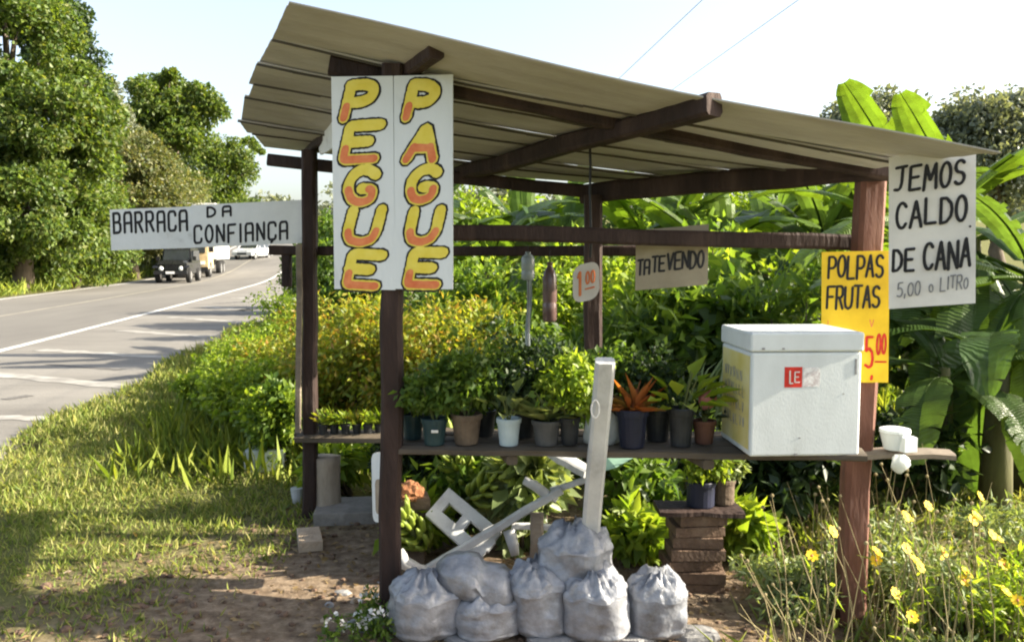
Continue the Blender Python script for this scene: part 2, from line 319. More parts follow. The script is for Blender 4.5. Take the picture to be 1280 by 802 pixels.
def strip(name, x0f, x1f, d0, d1, lift, mat, step=1.0, kind='structure', parent=None, skirt=0.0, nxs=4):
    ds = np.arange(d0, d1+1e-6, step); vs_ = []; fs = []
    rows = []
    for d in ds:
        z = float(rise(d))+lift; a = x0f(d); b = x1f(d); row = []
        if skirt: vs_.append((a, d, z-skirt)); row.append(len(vs_)-1)
        for k in range(nxs+1): vs_.append((a+(b-a)*k/nxs, d, z)); row.append(len(vs_)-1)
        if skirt: vs_.append((b, d, z-skirt)); row.append(len(vs_)-1)
        rows.append(row)
    for r0, r1 in zip(rows[:-1], rows[1:]):
        for k in range(len(r0)-1): fs.append((r0[k], r0[k+1], r1[k+1], r1[k]))
    me = bpy.data.meshes.new(name); me.from_pydata(vs_, [], fs); me.update()
    o = link(name, me, mat, parent)
    if kind: o['kind'] = kind
    return o
def edge_r(d): return xe(d)+3.3+.12*math.sin(d*1.3)+.08*math.sin(d*3.1)
road = strip('road', lambda d: xe(d)-7.5, lambda d: xe(d)+.1, -20, 200, 0.0, M['asphalt'], skirt=.12)
strip('road_shoulder', lambda d: xe(d)+.1, edge_r, -20, 90, -.002, M['asphalt2'], .5, skirt=.12)
strip('edge_line', lambda d: xe(d)-.14, lambda d: xe(d)+.03, -20, 200, .005, M['line_white'], kind=None, parent=road, nxs=1)
strip('edge_line', lambda d: xe(d)-7.15, lambda d: xe(d)-7.0, -20, 200, .005, M['line_white'], kind=None, parent=road, nxs=1)
strip('centre_line', lambda d: xe(d)-3.65, lambda d: xe(d)-3.5, -20, 200, .005, M['line_yellow'], kind=None, parent=road, nxs=1)
shoulder = bpy.data.objects['road_shoulder']
def bar(p0, p1, w, mat, name):
    a = G(*p0); b = G(*p1); n = 14; mb = MB(); vs_ = []; fs = []
    dr = (b-a).normalized(); sd_ = Vector((-dr.y, dr.x, 0))
    for i in range(n+1):
        q = a.lerp(b, i/n); k = w/2*(1+.25*math.sin(i*2.1+p0[0]))
        vs_ += [q-sd_*k, q+sd_*k]
    fs = [(2*i, 2*i+1, 2*i+3, 2*i+2) for i in range(n)]
    vs_ = [(v.x, v.y, .003) for v in vs_]; mb.add(vs_, fs); return mb.build(name, mat, shoulder)
for p0, p1, w, mt in (((-80, 460), (165, 484), .32, 'line_worn'), ((50, 437), (215, 447), .3, 'line_worn'), ((150, 413), (262, 421), .32, 'line_worn'), ((212, 396), (300, 403), .35, 'line_worn'), ((255, 383), (330, 389), .45, 'line_worn'), ((295, 372), (345, 375), .5, 'line_worn'), ((-40, 520), (110, 525), .22, 'line_worn')):
    bar(p0, p1, w, M[mt], 'painted_bar')
for p0, p1, w in (((5, 499), (38, 494), .14), ((270, 379), (310, 377), .5), ((292, 388), (330, 386), .5), ((60, 455), (150, 462), .12)):
    bar(p0, p1, w, M['patch'], 'tar_patch')

# ------------------------------------------------------------------ foliage generators
def unit(v): return v/np.maximum(np.linalg.norm(v, axis=-1, keepdims=True), 1e-6)
def leaf_arrays(pos, axis, nrm, L, W, fold=.12, droop=.1):
    axis = unit(axis); side = unit(np.cross(axis, nrm)); nrm = np.cross(side, axis)
    L = L[:, None]; W = W[:, None]
    v0 = pos; v1 = pos+axis*L*.42+side*W*.5+nrm*W*fold; v2 = pos+axis*L-nrm*L*droop; v3 = pos+axis*L*.42-side*W*.5+nrm*W*fold
    V = np.stack([v0, v1, v2, v3], 1).reshape(-1, 3)
    b = np.arange(len(pos))[:, None]*4
    Fc = np.concatenate([b+np.array([[0, 1, 2]]), b+np.array([[0, 2, 3]])], 1).reshape(-1, 3)
    return V, Fc
def blob_leaves(blobs, n, L, W, clump=.2, nclump=40, shell=.45, up=.35, outw=.6, var=.35):
    """leaves gathered in clumps spread over ellipsoids (cx,cy,cz,rx,ry,rz)"""
    B = np.array(blobs, float); wgt = (B[:, 3]*B[:, 4]*B[:, 5])**(2/3); wgt /= wgt.sum()
    bi = RNG.choice(len(B), nclump, p=wgt); d = unit(RNG.normal(size=(nclump, 3)))
    r = (shell+(1-shell)*RNG.random((nclump, 1))**.7)
    cc = B[bi, :3]+d*r*B[bi, 3:]
    cs = (B[bi, 3:].mean(1)*clump*RNG.uniform(.6, 1.4, nclump))
    ci = RNG.integers(0, nclump, n); g = RNG.normal(size=(n, 3)); g = g/np.maximum(1, np.linalg.norm(g, axis=1, keepdims=True)/1.7)
    pos = cc[ci]+g*cs[ci][:, None]*np.array([1, 1, .75])
    out = unit(pos-B[bi[ci], :3])
    ax = unit(out*outw+RNG.normal(size=(n, 3))*.7+np.array([0, 0, -.25]))
    nr = unit(RNG.normal(size=(n, 3))*.6+np.array([0, 0, up])+out*.4)
    s = RNG.uniform(1-var, 1+var, n)
    return pos, ax, nr, L*s, W*s, cc
def foliage(name, blobs, n, L, W, mat, parent, ground=True, **kw):
    pos, ax, nr, l, w, cc = blob_leaves(blobs, n, L, W, **kw)
    if ground:
        k = pos[:, 2] > gz(pos[:, 0], pos[:, 1])+.02; pos, ax, nr, l, w = pos[k], ax[k], nr[k], l[k], w[k]
    V, Fc = leaf_arrays(pos, ax, nr, l, w)
    return link(name, np_mesh(name, V, Fc), mat, parent), cc
def tree(label, base, blobs, n, L, W, mat, trunk_r, trunk_top, group=None, limbs=10, name='tree', cat='tree', bark='bark', **kw):
    base = Vector(base); t = empty(name, base, label, cat, group)
    o, cc = foliage('crown', blobs, n, L, W, mat, t, **kw)
    mb = MB(); top = Vector(trunk_top); pts = []; k = 6
    for i in range(k+1):
        q = base.lerp(top, i/k)+Vector((random.uniform(-1, 1), random.uniform(-1, 1), 0))*trunk_r*(.6 if 0 < i < k else 0); pts.append(q)
    pts[0] = pts[0]-Vector((0, 0, .3))
    mb.tube(pts, [trunk_r*(1.25-.6*i/k) for i in range(k+1)], 8)
    for i in range(limbs):
        c = Vector(cc[random.randrange(len(cc))]); s = pts[random.randrange(2, k+1)]
        mid = s.lerp(c, .5)+Vector((0, 0, .12*(c-s).length)); mb.tube([s, mid, c], [trunk_r*.4, trunk_r*.25, trunk_r*.08], 5)
    mb.build('trunk', M[bark], t, True); return t
def shrub(label, px, py, d, rx, h, mat, n, L, W, group, cat='shrub', stems=7, name='shrub', z0=None, **kw):
    b = P(px, py, d); zb = float(gz(b.x, d)) if z0 is None else z0
    base = Vector((b.x, d, zb)); t = empty(name, base, label, cat, group)
    blobs = []
    for i in range(5):
        a = random.uniform(0, 6.28); r = rx*random.uniform(.2, .6)
        blobs.append((base.x+math.cos(a)*r, base.y+math.sin(a)*r*.8, zb+h*random.uniform(.3, .72), rx*random.uniform(.45, .65), rx*random.uniform(.4, .6), h*random.uniform(.28, .34)))
    o, cc = foliage('foliage', blobs, n, L, W, M[mat], t, **kw)
    mb = MB()
    for i in range(stems):
        c = Vector(cc[random.randrange(len(cc))]); s = base+Vector((random.uniform(-.06, .06), random.uniform(-.06, .06), -.03))
        mb.tube([s, s.lerp(c, .5)+Vector((0, 0, .05)), c], [.014, .011, .005], 5)
    mb.build('stem', M['twig'], t, True); return t

# ------------------------------------------------------------------ far vegetation
def px2w(px, d): return (px-640)/F*d
def B(px, py, d, rpx, rpy, ry=None):
    """ellipsoid from its place and apparent size at distance d"""
    c = P(px, py, d); rx = rpx*d/F; rz = rpy*d/F
    return (c.x, c.y, c.z, rx, ry or rx, rz)
# wooded ridge beyond the end of the road
V_ = []; F_ = []; nb = 0
bl = []
for i in range(150):
    x = RNG.uniform(-260, 330); y = RNG.uniform(215, 290); h = RNG.uniform(4, 7)
    if -75 < x < -45: h *= .7
    bl.append((x, y, 9.3+h*.7, RNG.uniform(5, 10), 6, h))
pos, ax, nr, l, w, cc = blob_leaves(bl, 60000, 1.5, 1.0, nclump=1500, clump=.25)
V0, F0 = leaf_arrays(pos, ax, nr, l, w)
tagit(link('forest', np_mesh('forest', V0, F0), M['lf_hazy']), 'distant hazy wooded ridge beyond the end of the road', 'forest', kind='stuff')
GWl = 'tall leafy trees behind the banana row'
for px, d, tp, hw, mt, lb in ((430, 24, 262, 40, 'lf_mid', 'leafy tree behind the croton hedge under the painted sign'), (520, 20, 232, 50, 'lf_mid', 'leafy tree behind the left end of the banana row'), (615, 19, 236, 55, 'lf_bright', 'bright leafy tree behind the banana row near the rear post'), (700, 21, 226, 50, 'lf_mid', 'leafy tree behind the rear post of the stall'), (800, 19, 232, 60, 'lf_mid', 'leafy tree behind the beige cardboard sign'), (900, 20, 226, 60, 'lf_bright', 'bright leafy tree behind the cooler'), (1000, 18, 222, 60, 'lf_mid', 'leafy tree behind the yellow card'), (1085, 20, 215, 50, 'lf_bright', 'bright leafy tree behind the red post')):
    ht = P(px, tp, d).z
    tree(lb, (px2w(px, d), d, 0), [(px2w(px, d), d, ht*.72, hw*d/F, .8, ht*.3), (px2w(px-25, d), d, ht*.45, hw*d/F, .8, ht*.4), (px2w(px+25, d), d, ht*.4, hw*d/F, .8, ht*.38)], 7000, .15, .085, M[mt], .07, (px2w(px, d), d, ht*.6), GWl, nclump=110, clump=.24, shell=.4)
GL = 'trees lining the far side of the road'
def gb(px, d): return (px2w(px, d), d, float(rise(d)))
tree('tall dense tree with leaves hanging to the grass across the road', gb(30, 37), [B(20, 60, 37, 75, 90), B(60, 150, 36, 70, 80), B(-30, 170, 37, 80, 100), B(45, 250, 35.5, 70, 75), B(100, 230, 37, 45, 80), B(-20, 290, 36, 60, 50), B(0, -20, 37, 70, 60)], 105000, .20, .125, M['lf_tree'], .35, (px2w(25, 37), 37, 9), GL, nclump=360, clump=.16, shell=.5)
tree('slender dark tree rising behind the tall dense tree across the road', gb(95, 48), [B(80, 75, 48, 38, 40), B(115, 105, 48, 32, 24), B(60, 30, 48, 40, 40), B(125, 125, 48, 24, 16)], 16000, .25, .16, M['lf_dark'], .22, (px2w(90, 48), 48, 11), GL, nclump=90, clump=.24)
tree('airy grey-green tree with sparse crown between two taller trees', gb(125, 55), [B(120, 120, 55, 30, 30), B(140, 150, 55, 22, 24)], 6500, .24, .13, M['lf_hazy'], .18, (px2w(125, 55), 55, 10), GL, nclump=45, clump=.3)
tree('round-crowned tree with separate leaf clumps towering over the roadside thicket', gb(205, 64), [B(205, 125, 64, 48, 30), B(180, 150, 64, 30, 30), B(245, 135, 64, 30, 26), B(218, 160, 64, 45, 25), B(215, 105, 64, 30, 14)], 24000, .28, .19, M['lf_tree'], .3, (px2w(208, 64), 64, 10.5), GL, nclump=75, clump=.24, shell=.55, limbs=30)
tree('olive-green bushy tree above the far lane', gb(170, 52), [B(170, 220, 52, 45, 55), B(150, 280, 50, 40, 45), B(195, 260, 52, 45, 55), B(140, 200, 52, 30, 30)], 42000, .21, .13, M['lf_tree2'], .25, (px2w(170, 52), 52, 5), GL, nclump=240, clump=.19, shell=.6)
tree('pale olive tree leaning towards the road past the thicket', gb(262, 74), [B(255, 220, 74, 45, 50), B(290, 205, 74, 32, 32), B(235, 250, 72, 40, 50), B(275, 260, 76, 45, 40), B(308, 190, 76, 20, 18)], 36000, .25, .16, M['lf_tree'], .25, (px2w(262, 74), 74, 6), GL, nclump=190, clump=.2, shell=.55)
tree('low rounded thicket tree with brownish olive leaves', gb(210, 58), [B(215, 240, 58, 40, 35), B(205, 290, 58, 55, 50)], 20000, .22, .14, M['lf_tree2'], .2, (px2w(210, 58), 58, 4), GL, nclump=110, clump=.28, shell=.6)
tree('broad low tree with drooping dark leaves left of the thicket', gb(90, 41), [B(95, 270, 41, 50, 60), B(120, 300, 42, 40, 40), B(50, 310, 39, 60, 35)], 40000, .2, .12, M['lf_tree'], .25, (px2w(95, 41), 41, 3), GL, nclump=170, clump=.26, shell=.6)
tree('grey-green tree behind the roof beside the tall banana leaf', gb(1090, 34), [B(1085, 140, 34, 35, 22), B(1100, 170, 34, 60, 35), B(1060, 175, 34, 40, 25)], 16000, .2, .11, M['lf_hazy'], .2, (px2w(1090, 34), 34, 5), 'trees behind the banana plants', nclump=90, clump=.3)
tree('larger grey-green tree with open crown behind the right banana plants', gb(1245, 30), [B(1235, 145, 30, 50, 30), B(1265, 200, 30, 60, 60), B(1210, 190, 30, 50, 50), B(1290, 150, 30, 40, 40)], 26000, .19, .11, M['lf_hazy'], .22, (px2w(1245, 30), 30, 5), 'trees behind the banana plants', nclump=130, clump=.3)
for (x0, y0, d0), (x1, y1, d1), lb in (((650, 248, 60), (990, 5.7, 9), 'thin overhead wire above the roof nearer the right'), ((560, 300, 60), (880, -2, 9), 'thin overhead wire above the middle of the roof')):
    a, b = P(x0, y0, d0), P(x1, y1, d1); b = a+(b-a)*1.6
    tagit(MB().tube([a.lerp(b, t_/12)-Vector((0, 0, .0)) for t_ in range(13)], .0035, 5).build('overhead_wire', M['stone']), lb, 'wire', 'overhead wires')
# ------------------------------------------------------------------ grass
def blades(name, n, region, h, w, mat, label, mask=None, lean=.5):
    x0, x1, y0, y1 = region
    # more blades close by: y drawn with density falling with distance
    u = RNG.random(n); y = y0*(y1/y0)**u; x = RNG.uniform(0, 1, n)*(x1-x0)+x0
    k = np.ones(n, bool)
    if mask is not None: k = mask(x, y)
    x, y = x[k], y[k]; n = len(x)
    z = gz(x, y)+np.where(y < 14, .018*wob(x*1.3, y*1.3), .05*wob(x*.3, y*.3))-.01
    hh = (h(x, y) if callable(h) else h)*RNG.uniform(.5, 1.35, n)
    pos = np.stack([x, y, z], -1); ax = unit(RNG.normal(size=(n, 3))*lean*np.array([1, 1, .15])+np.array([0, 0, 1]))
    nr = unit(RNG.normal(size=(n, 3))*np.array([1, 1, .1])); V, Fc = leaf_arrays(pos, ax, nr, hh, w*RNG.uniform(.6, 1.4, n)*(hh/hh.mean())**.5, .1, .25)
    o = link(name, np_mesh(name, V, Fc), mat); return tagit(o, label, 'grass', kind='stuff')
def dirt_amt(x, y):
    d = np.sqrt((.8*x-.24)**2+(y-3.8)**2)
    return d+1.1*wob(x*.9, y*.9)*.9
def lawn_mask(x, y):
    ok = (x < xe(y)+3.3+9) & (x > xe(y)+3.25+.12*np.sin(y*1.3))
    p = np.clip((dirt_amt(x, y)-1.55)/1.0, .03, 1)
    p = np.where((wob(x*2.2, y*2.2) < -.30), p*.35, p)
    inside = (x > -1.2) & (y > 3.6) & (y < 6.2)
    return ok & (RNG.random(len(x)) < p) & ~inside
blades('lawn_grass', 190000, (-8, -.3, 2.6, 20), lambda x, y: .045+.035*np.clip(wob(x*.8, y*.8)+.2, 0, 1)+.012*np.clip(y-5, 0, 8), .009, M['grass'], 'short sunlit yellow-green grass between the stall and the road', lawn_mask, .7)
def tall_mask(x, y):
    a = x > xe(y)+4.3+.5*wob(x, y); return a & (RNG.random(len(x)) < np.clip((y-5.9)/1.5, 0, 1)) & (x < 0)
blades('tall_grass', 60000, (-9, 0, 5.9, 26), lambda x, y: .16+.16*np.clip(wob(x*.7, y*.7)+.3, 0, 1), .008, M['grass_far'], 'tall bright grass growing on the verge behind the stall', tall_mask, .45)
def far_mask(x, y): return x < xe(y)-7.55
blades('verge_grass', 60000, (-60, -11, 24, 110), .55, .05, M['grass_far'], 'long bright green grass on the far side of the road', far_mask, .45)
def front_mask(x, y):
    return (RNG.random(len(x)) < np.clip((x-.75-.35*(y-3.4))/.5, 0, 1)*(.5+.5*wob(x*2, y*2))*np.where((np.abs(x/y-.385) < .04) & (y < 3.9), .25, 1))
blades('weed_grass', 26000, (.7, 4.5, 2.6, 7.5), lambda x, y: .10+.10*np.clip(wob(x, y)+.4, 0, 1), .009, M['grass'], 'tangled sunlit weeds and grass round the right front post', front_mask, .8)
def back_mask(x, y): return x > -1.5
blades('undergrowth_grass', 40000, (-1.5, 16, 6.2, 40), .3, .02, M['lf_mid'] if False else M['grass_far'], 'green undergrowth covering the ground behind the stall', back_mask, .7)
# loose litter: dry leaves and clods on the bare soil
n = 2600
x = RNG.uniform(-2.6, 2.2, n); y = RNG.uniform(3.0, 6.0, n); k = dirt_amt(x, y) < 2.6; x, y = x[k], y[k]; n = len(x)
pos = np.stack([x, y, gz(x, y)+.018*wob(x*1.3, y*1.3)+.012], -1)
V0, F0 = leaf_arrays(pos, RNG.normal(size=(n, 3))*np.array([1, 1, .15]), unit(RNG.normal(size=(n, 3))*.35+np.array([0, 0, 1])), RNG.uniform(.015, .06, n), RNG.uniform(.01, .03, n))
tagit(link('leaf_litter', np_mesh('leaf_litter', V0, F0), M['lf_dry']), 'dry fallen leaves scattered on the bare soil', 'leaf litter', kind='stuff')
mb = MB()
for i in range(1100):
    x = random.uniform(-2.4, 2.0); y = random.uniform(3.1, 5.6)
    if float(dirt_amt(np.array(x), np.array(y))) > 2.3: continue
    r = random.uniform(.006, .022)*(1.5 if random.random() < .06 else 1); z = float(gz(x, y))+.018*float(wob(x*1.3, y*1.3))
    prof = [(r*.55, -r*.3), (r, .15*r), (r*.8, .55*r), (r*.25, .75*r)]
    mb.lathe((x, y, z), prof, 6, Matrix.Rotation(random.uniform(0, 3), 3, 'Z')@Matrix.Rotation(random.uniform(-.5, .5), 3, 'X'))
tagit(mb.build('gravel', M['brick']), 'clods and small stones on the trodden soil', 'gravel', kind='stuff')

# ------------------------------------------------------------------ vehicles on the far lane
def heading(d): return math.atan2(-(.125+.0008*d), 1)   # slope of the road
def placer(px, d, yaw_extra=0., z=None):
    """local x = vehicle right, y = towards its front (coming at the camera)"""
    sl = -(.125+.0008*d); fwd = Vector((-sl, -1, 0)).normalized()
    fwd.rotate(Matrix.Rotation(yaw_extra, 3, 'Z')); rt = Vector((fwd.y, -fwd.x, 0))
    o = Vector((px2w(px, d), d, float(rise(d)) if z is None else z))
    return lambda x, y, z: o+rt*x+fwd*y+Vector((0, 0, z))
def wheel(T, x, y, r, w, parent):
    mb = MB(); c = T(x, y, r); ax = (T(1, 0, 0)-T(0, 0, 0)).normalized(); rot = ax.to_track_quat('Z', 'Y').to_matrix()
    mb.lathe(c-ax*w/2, [(r*.6, 0), (r*.92, 0), (r, w*.2), (r, w*.8), (r*.92, w), (r*.6, w)], 20, rot)
    t = mb.build('wheel', M['tyre'], parent)
    rm = MB(); rm.lathe(c-ax*(w/2+.01), [(r*.1, 0), (r*.58, .01), (r*.58, w+.01), (r*.1, w+.02)], 14, rot); rm.build('rim', M['chrome'], t)
def vbox(mb, T, x0, x1, y0, y1, z0, z1, tx=0., ty0=0., ty1=0.):
    """box with top inset tx at the sides, ty0 rear and ty1 front"""
    vs_ = [T(x0, y0, z0), T(x1, y0, z0), T(x1, y1, z0), T(x0, y1, z0), T(x0+tx, y0+ty0, z1), T(x1-tx, y0+ty0, z1), T(x1-tx, y1-ty1, z1), T(x0+tx, y1-ty1, z1)]
    mb.add(vs_, [(3, 2, 1, 0), (4, 5, 6, 7), (0, 1, 5, 4), (1, 2, 6, 5), (2, 3, 7, 6), (3, 0, 4, 7)]); return mb
def jeep():
    d = 46.5; T = placer(214, d); t = empty('parked_jeep', T(0, -2, 0), 'boxy black off-road car facing the stall with round headlamps', 'car')
    b = MB(); vbox(b, T, -.82, .82, -4.0, -.1, .5, 1.08, .03, .03, .03); vbox(b, T, -.68, .68, -1.5, -.05, 1.0, 1.2, .06, 0, .06)
    b.build('body', M['carpaint_black'], t)
    r = MB(); vbox(r, T, -.80, .80, -3.95, -1.5, 1.05, 1.86, .10, .12, .22); r.build('cabin', M['carpaint_black'], t)
    g = MB(); vbox(g, T, -.68, .68, -1.52, -1.42, 1.22, 1.76, .05, -.1, .22); g.build('windscreen', M['glass'], t)
    for s in (-1, 1):
        f = MB(); vbox(f, T, min(s*.62, s*.93), max(s*.62, s*.93), -1.15, -.02, .82, .95, .02, .1, .12); f.build('fender', M['carpaint_black'], t)
        l = MB(); ax = (T(0, 1, 0)-T(0, 0, 0)); rot = ax.to_track_quat('Z', 'Y').to_matrix(); l.lathe(T(s*.5, -.1, 1.02-.24), [(.11, 0), (.12, .03), (.09, .06), (.03, .075)], 16, rot); l.build('headlight', M['lamp'], t)
        w = MB(); vbox(w, T, min(s*.74, s*.82), max(s*.74, s*.82), -3.6, -1.8, 1.2, 1.72, 0, .05, .12); w.build('side_window', M['glass'], t)
        m = MB(); vbox(m, T, min(s*.85, s*1.04), max(s*.85, s*1.04), -1.5, -1.4, 1.2, 1.42); m.build('mirror', M['carpaint_black'], t)
        for y in (-.75, -3.2): wheel(T, s*.78, y, .39, .24, t)
    bp = MB(); vbox(bp, T, -.85, .85, -.02, .16, .48, .66, .02, 0, .02); bp.build('bumper', M['metal_dark'], t)
    p = MB(); vbox(p, T, -.22, .22, .165, .18, .5, .63); p.build('licence_plate', M['plate'], t)
    gr = MB()
    for i in range(7): vbox(gr, T, -.27+i*.09-.025, -.27+i*.09+.025, -.1, -.06, .7, 1.0)
    gr.build('grille', M['metal_dark'], t)
jeep()
def truck():
    d = 53.; T = placer(236, d); t = empty('box_truck', T(0, -3, 0), 'tan truck with tall white cargo box half hidden behind the black car', 'truck')
    c = MB(); vbox(c, T, -1.15, 1.15, -2.0, 0, .55, 1.35, .02, 0, .02); vbox(c, T, -1.13, 1.13, -2.0, -.03, 1.33, 2.75, .08, 0, .3); c.build('cab', M['truck_tan'], t)
    w = MB(); vbox(w, T, -1.0, 1.0, -.12, -.0, 1.5, 2.4, .06, -.05, .24); w.build('windscreen', M['glass'], t)
    for s in (-1, 1):
        q = MB(); vbox(q, T, min(s*1.06, s*1.15), max(s*1.06, s*1.15), -1.6, -.5, 1.55, 2.35, 0, 0, .15); q.build('side_window', M['glass'], t)
        l = MB(); vbox(l, T, s*.8-.16, s*.8+.16, -.02, .04, .8, 1.0); l.build('headlight', M['lamp'], t)
        m = MB(); vbox(m, T, min(s*1.2, s*1.42), max(s*1.2, s*1.42), -.35, -.25, 1.55, 2.1); m.build('mirror', M['metal_dark'], t)
        for y in (-.95, -6.2, -5.1): wheel(T, s*1.0, y, .5, .3, t)
    g = MB()
    for i in range(4): vbox(g, T, -.6, .6, -.01, .03, .75+i*.14, .83+i*.14)
    g.build('grille', M['metal_dark'], t)
    b = MB(); vbox(b, T, -1.15, 1.15, 0, .14, .4, .65); b.build('bumper', M['metal_dark'], t)
    x = MB(); vbox(x, T, -1.3, 1.3, -7.6, -2.15, 1.1, 4.6, .03, .03, .1); x.build('cargo_box', M['truck_white'], t)
    f = MB(); vbox(f, T, -.5, .5, -7.5, -1.9, .7, 1.08); f.build('chassis', M['metal_dark'], t)
truck()
def hatch():
    d = 71.; T = placer(303, d, -.35); t = empty('oncoming_car', T(0, -2, 0), 'silver hatchback driving on the far lane towards the stall', 'car')
    b = MB(); prof = [(-3.95, .35), (-.02, .35), (.0, .62), (-.12, .78), (-1.1, .96), (-3.85, 1.0), (-4.0, .7)]
    b.prism(prof, -.84, .84, lambda y, x, z: T(x, y, z)); b.build('body', M['carpaint_silver'], t)
    c = MB(); vbox(c, T, -.80, .80, -3.85, -.98, .93, 1.48, .16, .35, .85); c.build('cabin', M['glass'], t)
    r = MB(); vbox(r, T, -.645, .645, -3.48, -1.86, 1.475, 1.52, .03, .05, .05); r.build('roof', M['carpaint_silver'], t)
    for s in (-1, 1):
        for y in (-.75, -3.2): wheel(T, s*.76, y, .31, .2, t)
        l = MB(); vbox(l, T, s*.6-.2, s*.6+.2, -.12, .01, .6, .74, .02, 0, .08); l.build('headlight', M['lamp'], t)
        m = MB(); vbox(m, T, min(s*.84, s*.98), max(s*.84, s*.98), -1.3, -1.18, .98, 1.12); m.build('mirror', M['carpaint_silver'], t)
    g = MB(); vbox(g, T, -.4, .4, -.02, .02, .42, .56); g.build('grille', M['metal_dark'], t)
    for y in (-1.45, -2.55, -3.45):
        for s in (-1, 1):
            pl = MB(); pl.beam(T(s*.80, y+(.5 if y > -2 else 0), .95), T(s*.655, y-.4 if y > -2 else y, 1.49), .06, .05, 2, 0); pl.build('pillar', M['carpaint_silver'], t)
hatch()

# ------------------------------------------------------------------ the stall
FL0 = G(487, 770); dFL = FL0.y; BL0 = G(387, 645); dBL = BL0.y; dFR = 4.02; dBR = 5.0
stall = empty('roadside_stall', (0.2, 4.4, 0), 'open timber roadside stall with sloping corrugated roof and plant shelf', 'stall')
def part(name, mb, mat, label=None, smooth=False):
    o = mb.build(name, M[mat], stall, smooth)
    if label: o['label'] = label
    return o
fr_b = P(1060, 845, dFR); br_b = P(742, 690, dBR); br_b.z = 0
part('post', MB().beam(FL0-Vector((0, 0, .06)), P(493, 82, dFL), .092, .10, 9, .004, (0, 1, 0)), 'wood')
part('post', MB().beam(BL0-Vector((0, 0, .06)), P(387, 188, dBL), .085, .09, 9, .004, (0, 1, 0)), 'wood')
part('post', MB().beam(Vector((fr_b.x, dFR, float(gz(fr_b.x, dFR))-.06)), P(1089, 212, dFR), .118, .11, 9, .005, (0, 1, 0)), 'wood_red', 'reddish brown front post')
part('post', MB().beam(br_b, P(741, 244, dBR), .10, .09, 9, .004, (0, 1, 0)), 'wood')
part('rafter', MB().beam(P(414, 81, 3.97), P(1112, 216, 3.9), .07, .085, 8, .004), 'wood')
part('rafter', MB().beam(P(337, 200, 5.62), P(742, 240, 5.08), .06, .075, 6, .004), 'wood')
part('purlin', MB().beam(P(544, 63, 3.60), P(386, 192, 5.65), .065, .06, 7, .005), 'wood')
part('purlin', MB().beam(P(895, 131, 3.38), P(560, 222, 5.5), .075, .085, 7, .006), 'wood')
part('purlin', MB().beam(P(728, 242, 5.12), P(1118, 209, 3.9), .07, .105, 7, .005), 'wood')
part('rail', MB().beam(P(485, 288, dFL+.09), P(1080, 303, dFR+.1), .045, .072, 8, .003), 'wood')
part('rail', MB().beam(P(338, 313, 5.52), P(802, 314, 5.1), .05, .06, 8, .003), 'wood')
part('brace', MB().beam(P(358, 318, 5.5), P(359, 358, 5.5), .06, .04, 2, .003, (0, 1, 0)), 'wood')
part('side_board', MB().beam(P(374, 305, 5.33), P(373, 540, 5.33), .035, .02, 4, .002, (0, 1, 0)), 'wood_pale', 'pale narrow board nailed to the dark rear post')
part('side_board', MB().beam(P(402, 178, 5.35), P(440, 150, 4.3), .02, .16, 5, .004), 'paint_old', 'old white board under the high roof edge')
part('hook_rod', MB().tube([P(737, 172, 4.25), P(738, 205, 4.25), P(737.5, 240, 4.25), P(739, 300, 4.25), P(738, 322, 4.25)], .006, 6), 'metal_dark')
# roof sheets: seams measured along the high edge; each sheet overlaps the next
LE = [(360, 5, 3.55), (340, 50, 3.95), (325, 78, 4.25), (315, 103, 4.55), (308, 122, 4.8), (304, 150, 5.2), (314, 165, 5.5), (328, 182, 5.85)]
LEp = [P(*q) for q in LE]; RF = P(1243, 191, 3.3); RB = P(845, 237, 5.4)
nS = len(LE)-1
def right_pt(t): return RF.lerp(RB, t)
tv = [(q.y-LEp[0].y)/(LEp[-1].y-LEp[0].y) for q in LEp]
for i in range(nS):
    mb = MB(); nu = 16; vs_ = []; fs = []
    a0, a1 = LEp[i], LEp[i+1]; b0, b1 = right_pt(tv[i]), right_pt(tv[i+1])
    off = 0.0; a0 = a0+(a0-b0).normalized()*[0, .0, .015, -.01, .01, .03, -.01, 0][i]; a1 = a1+(a1-b1).normalized()*[0, .0, .015, -.01, .01, .03, -.01, 0][i]
    prof = [(-.07, -.0066), (-.03, -.009), (.02, -.009), (.05, -.002), (.18, 0), (.35, -.003), (.5, 0), (.66, -.003), (.85, 0), (.98, -.001), (1.06, 0)]
    for j in range(nu+1):
        u = j/nu
        p0 = a0.lerp(b0, u*(1-off)+off if off > 0 else u); p1 = a1.lerp(b1, u)
        sag = -.022*math.sin(math.pi*u)+.006*math.sin(u*9+i*2)
        for t, dz in prof: vs_.append(p0.lerp(p1, t)+Vector((0, 0, dz+sag)))
    m = len(prof)
    nv = len(vs_); vs_ += [v+Vector((0, 0, .006)) for v in vs_]
    for j in range(nu):
        for k in range(m-1):
            fs.append((j*m+k, j*m+k+1, (j+1)*m+k+1, (j+1)*m+k)); fs.append(tuple(nv+q for q in reversed(fs[-1])))
        for k in (0, m-1):
            q = (j*m+k, (j+1)*m+k, nv+(j+1)*m+k, nv+j*m+k); fs.append(q if k == 0 else q[::-1])
    for j in (0, nu):
        for k in range(m-1):
            q = (j*m+k, nv+j*m+k, nv+j*m+k+1, j*m+k+1); fs.append(q if j == 0 else q[::-1])
    mb.add(vs_, fs); part('roof_sheet', mb, 'roof')
    if i:      # thin dark strip added along the lap between two sheets
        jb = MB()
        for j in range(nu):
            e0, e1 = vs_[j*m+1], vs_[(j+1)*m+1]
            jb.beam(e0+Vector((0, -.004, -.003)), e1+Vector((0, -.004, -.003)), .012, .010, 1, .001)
        part('seam_strip', jb, 'seam_dark')
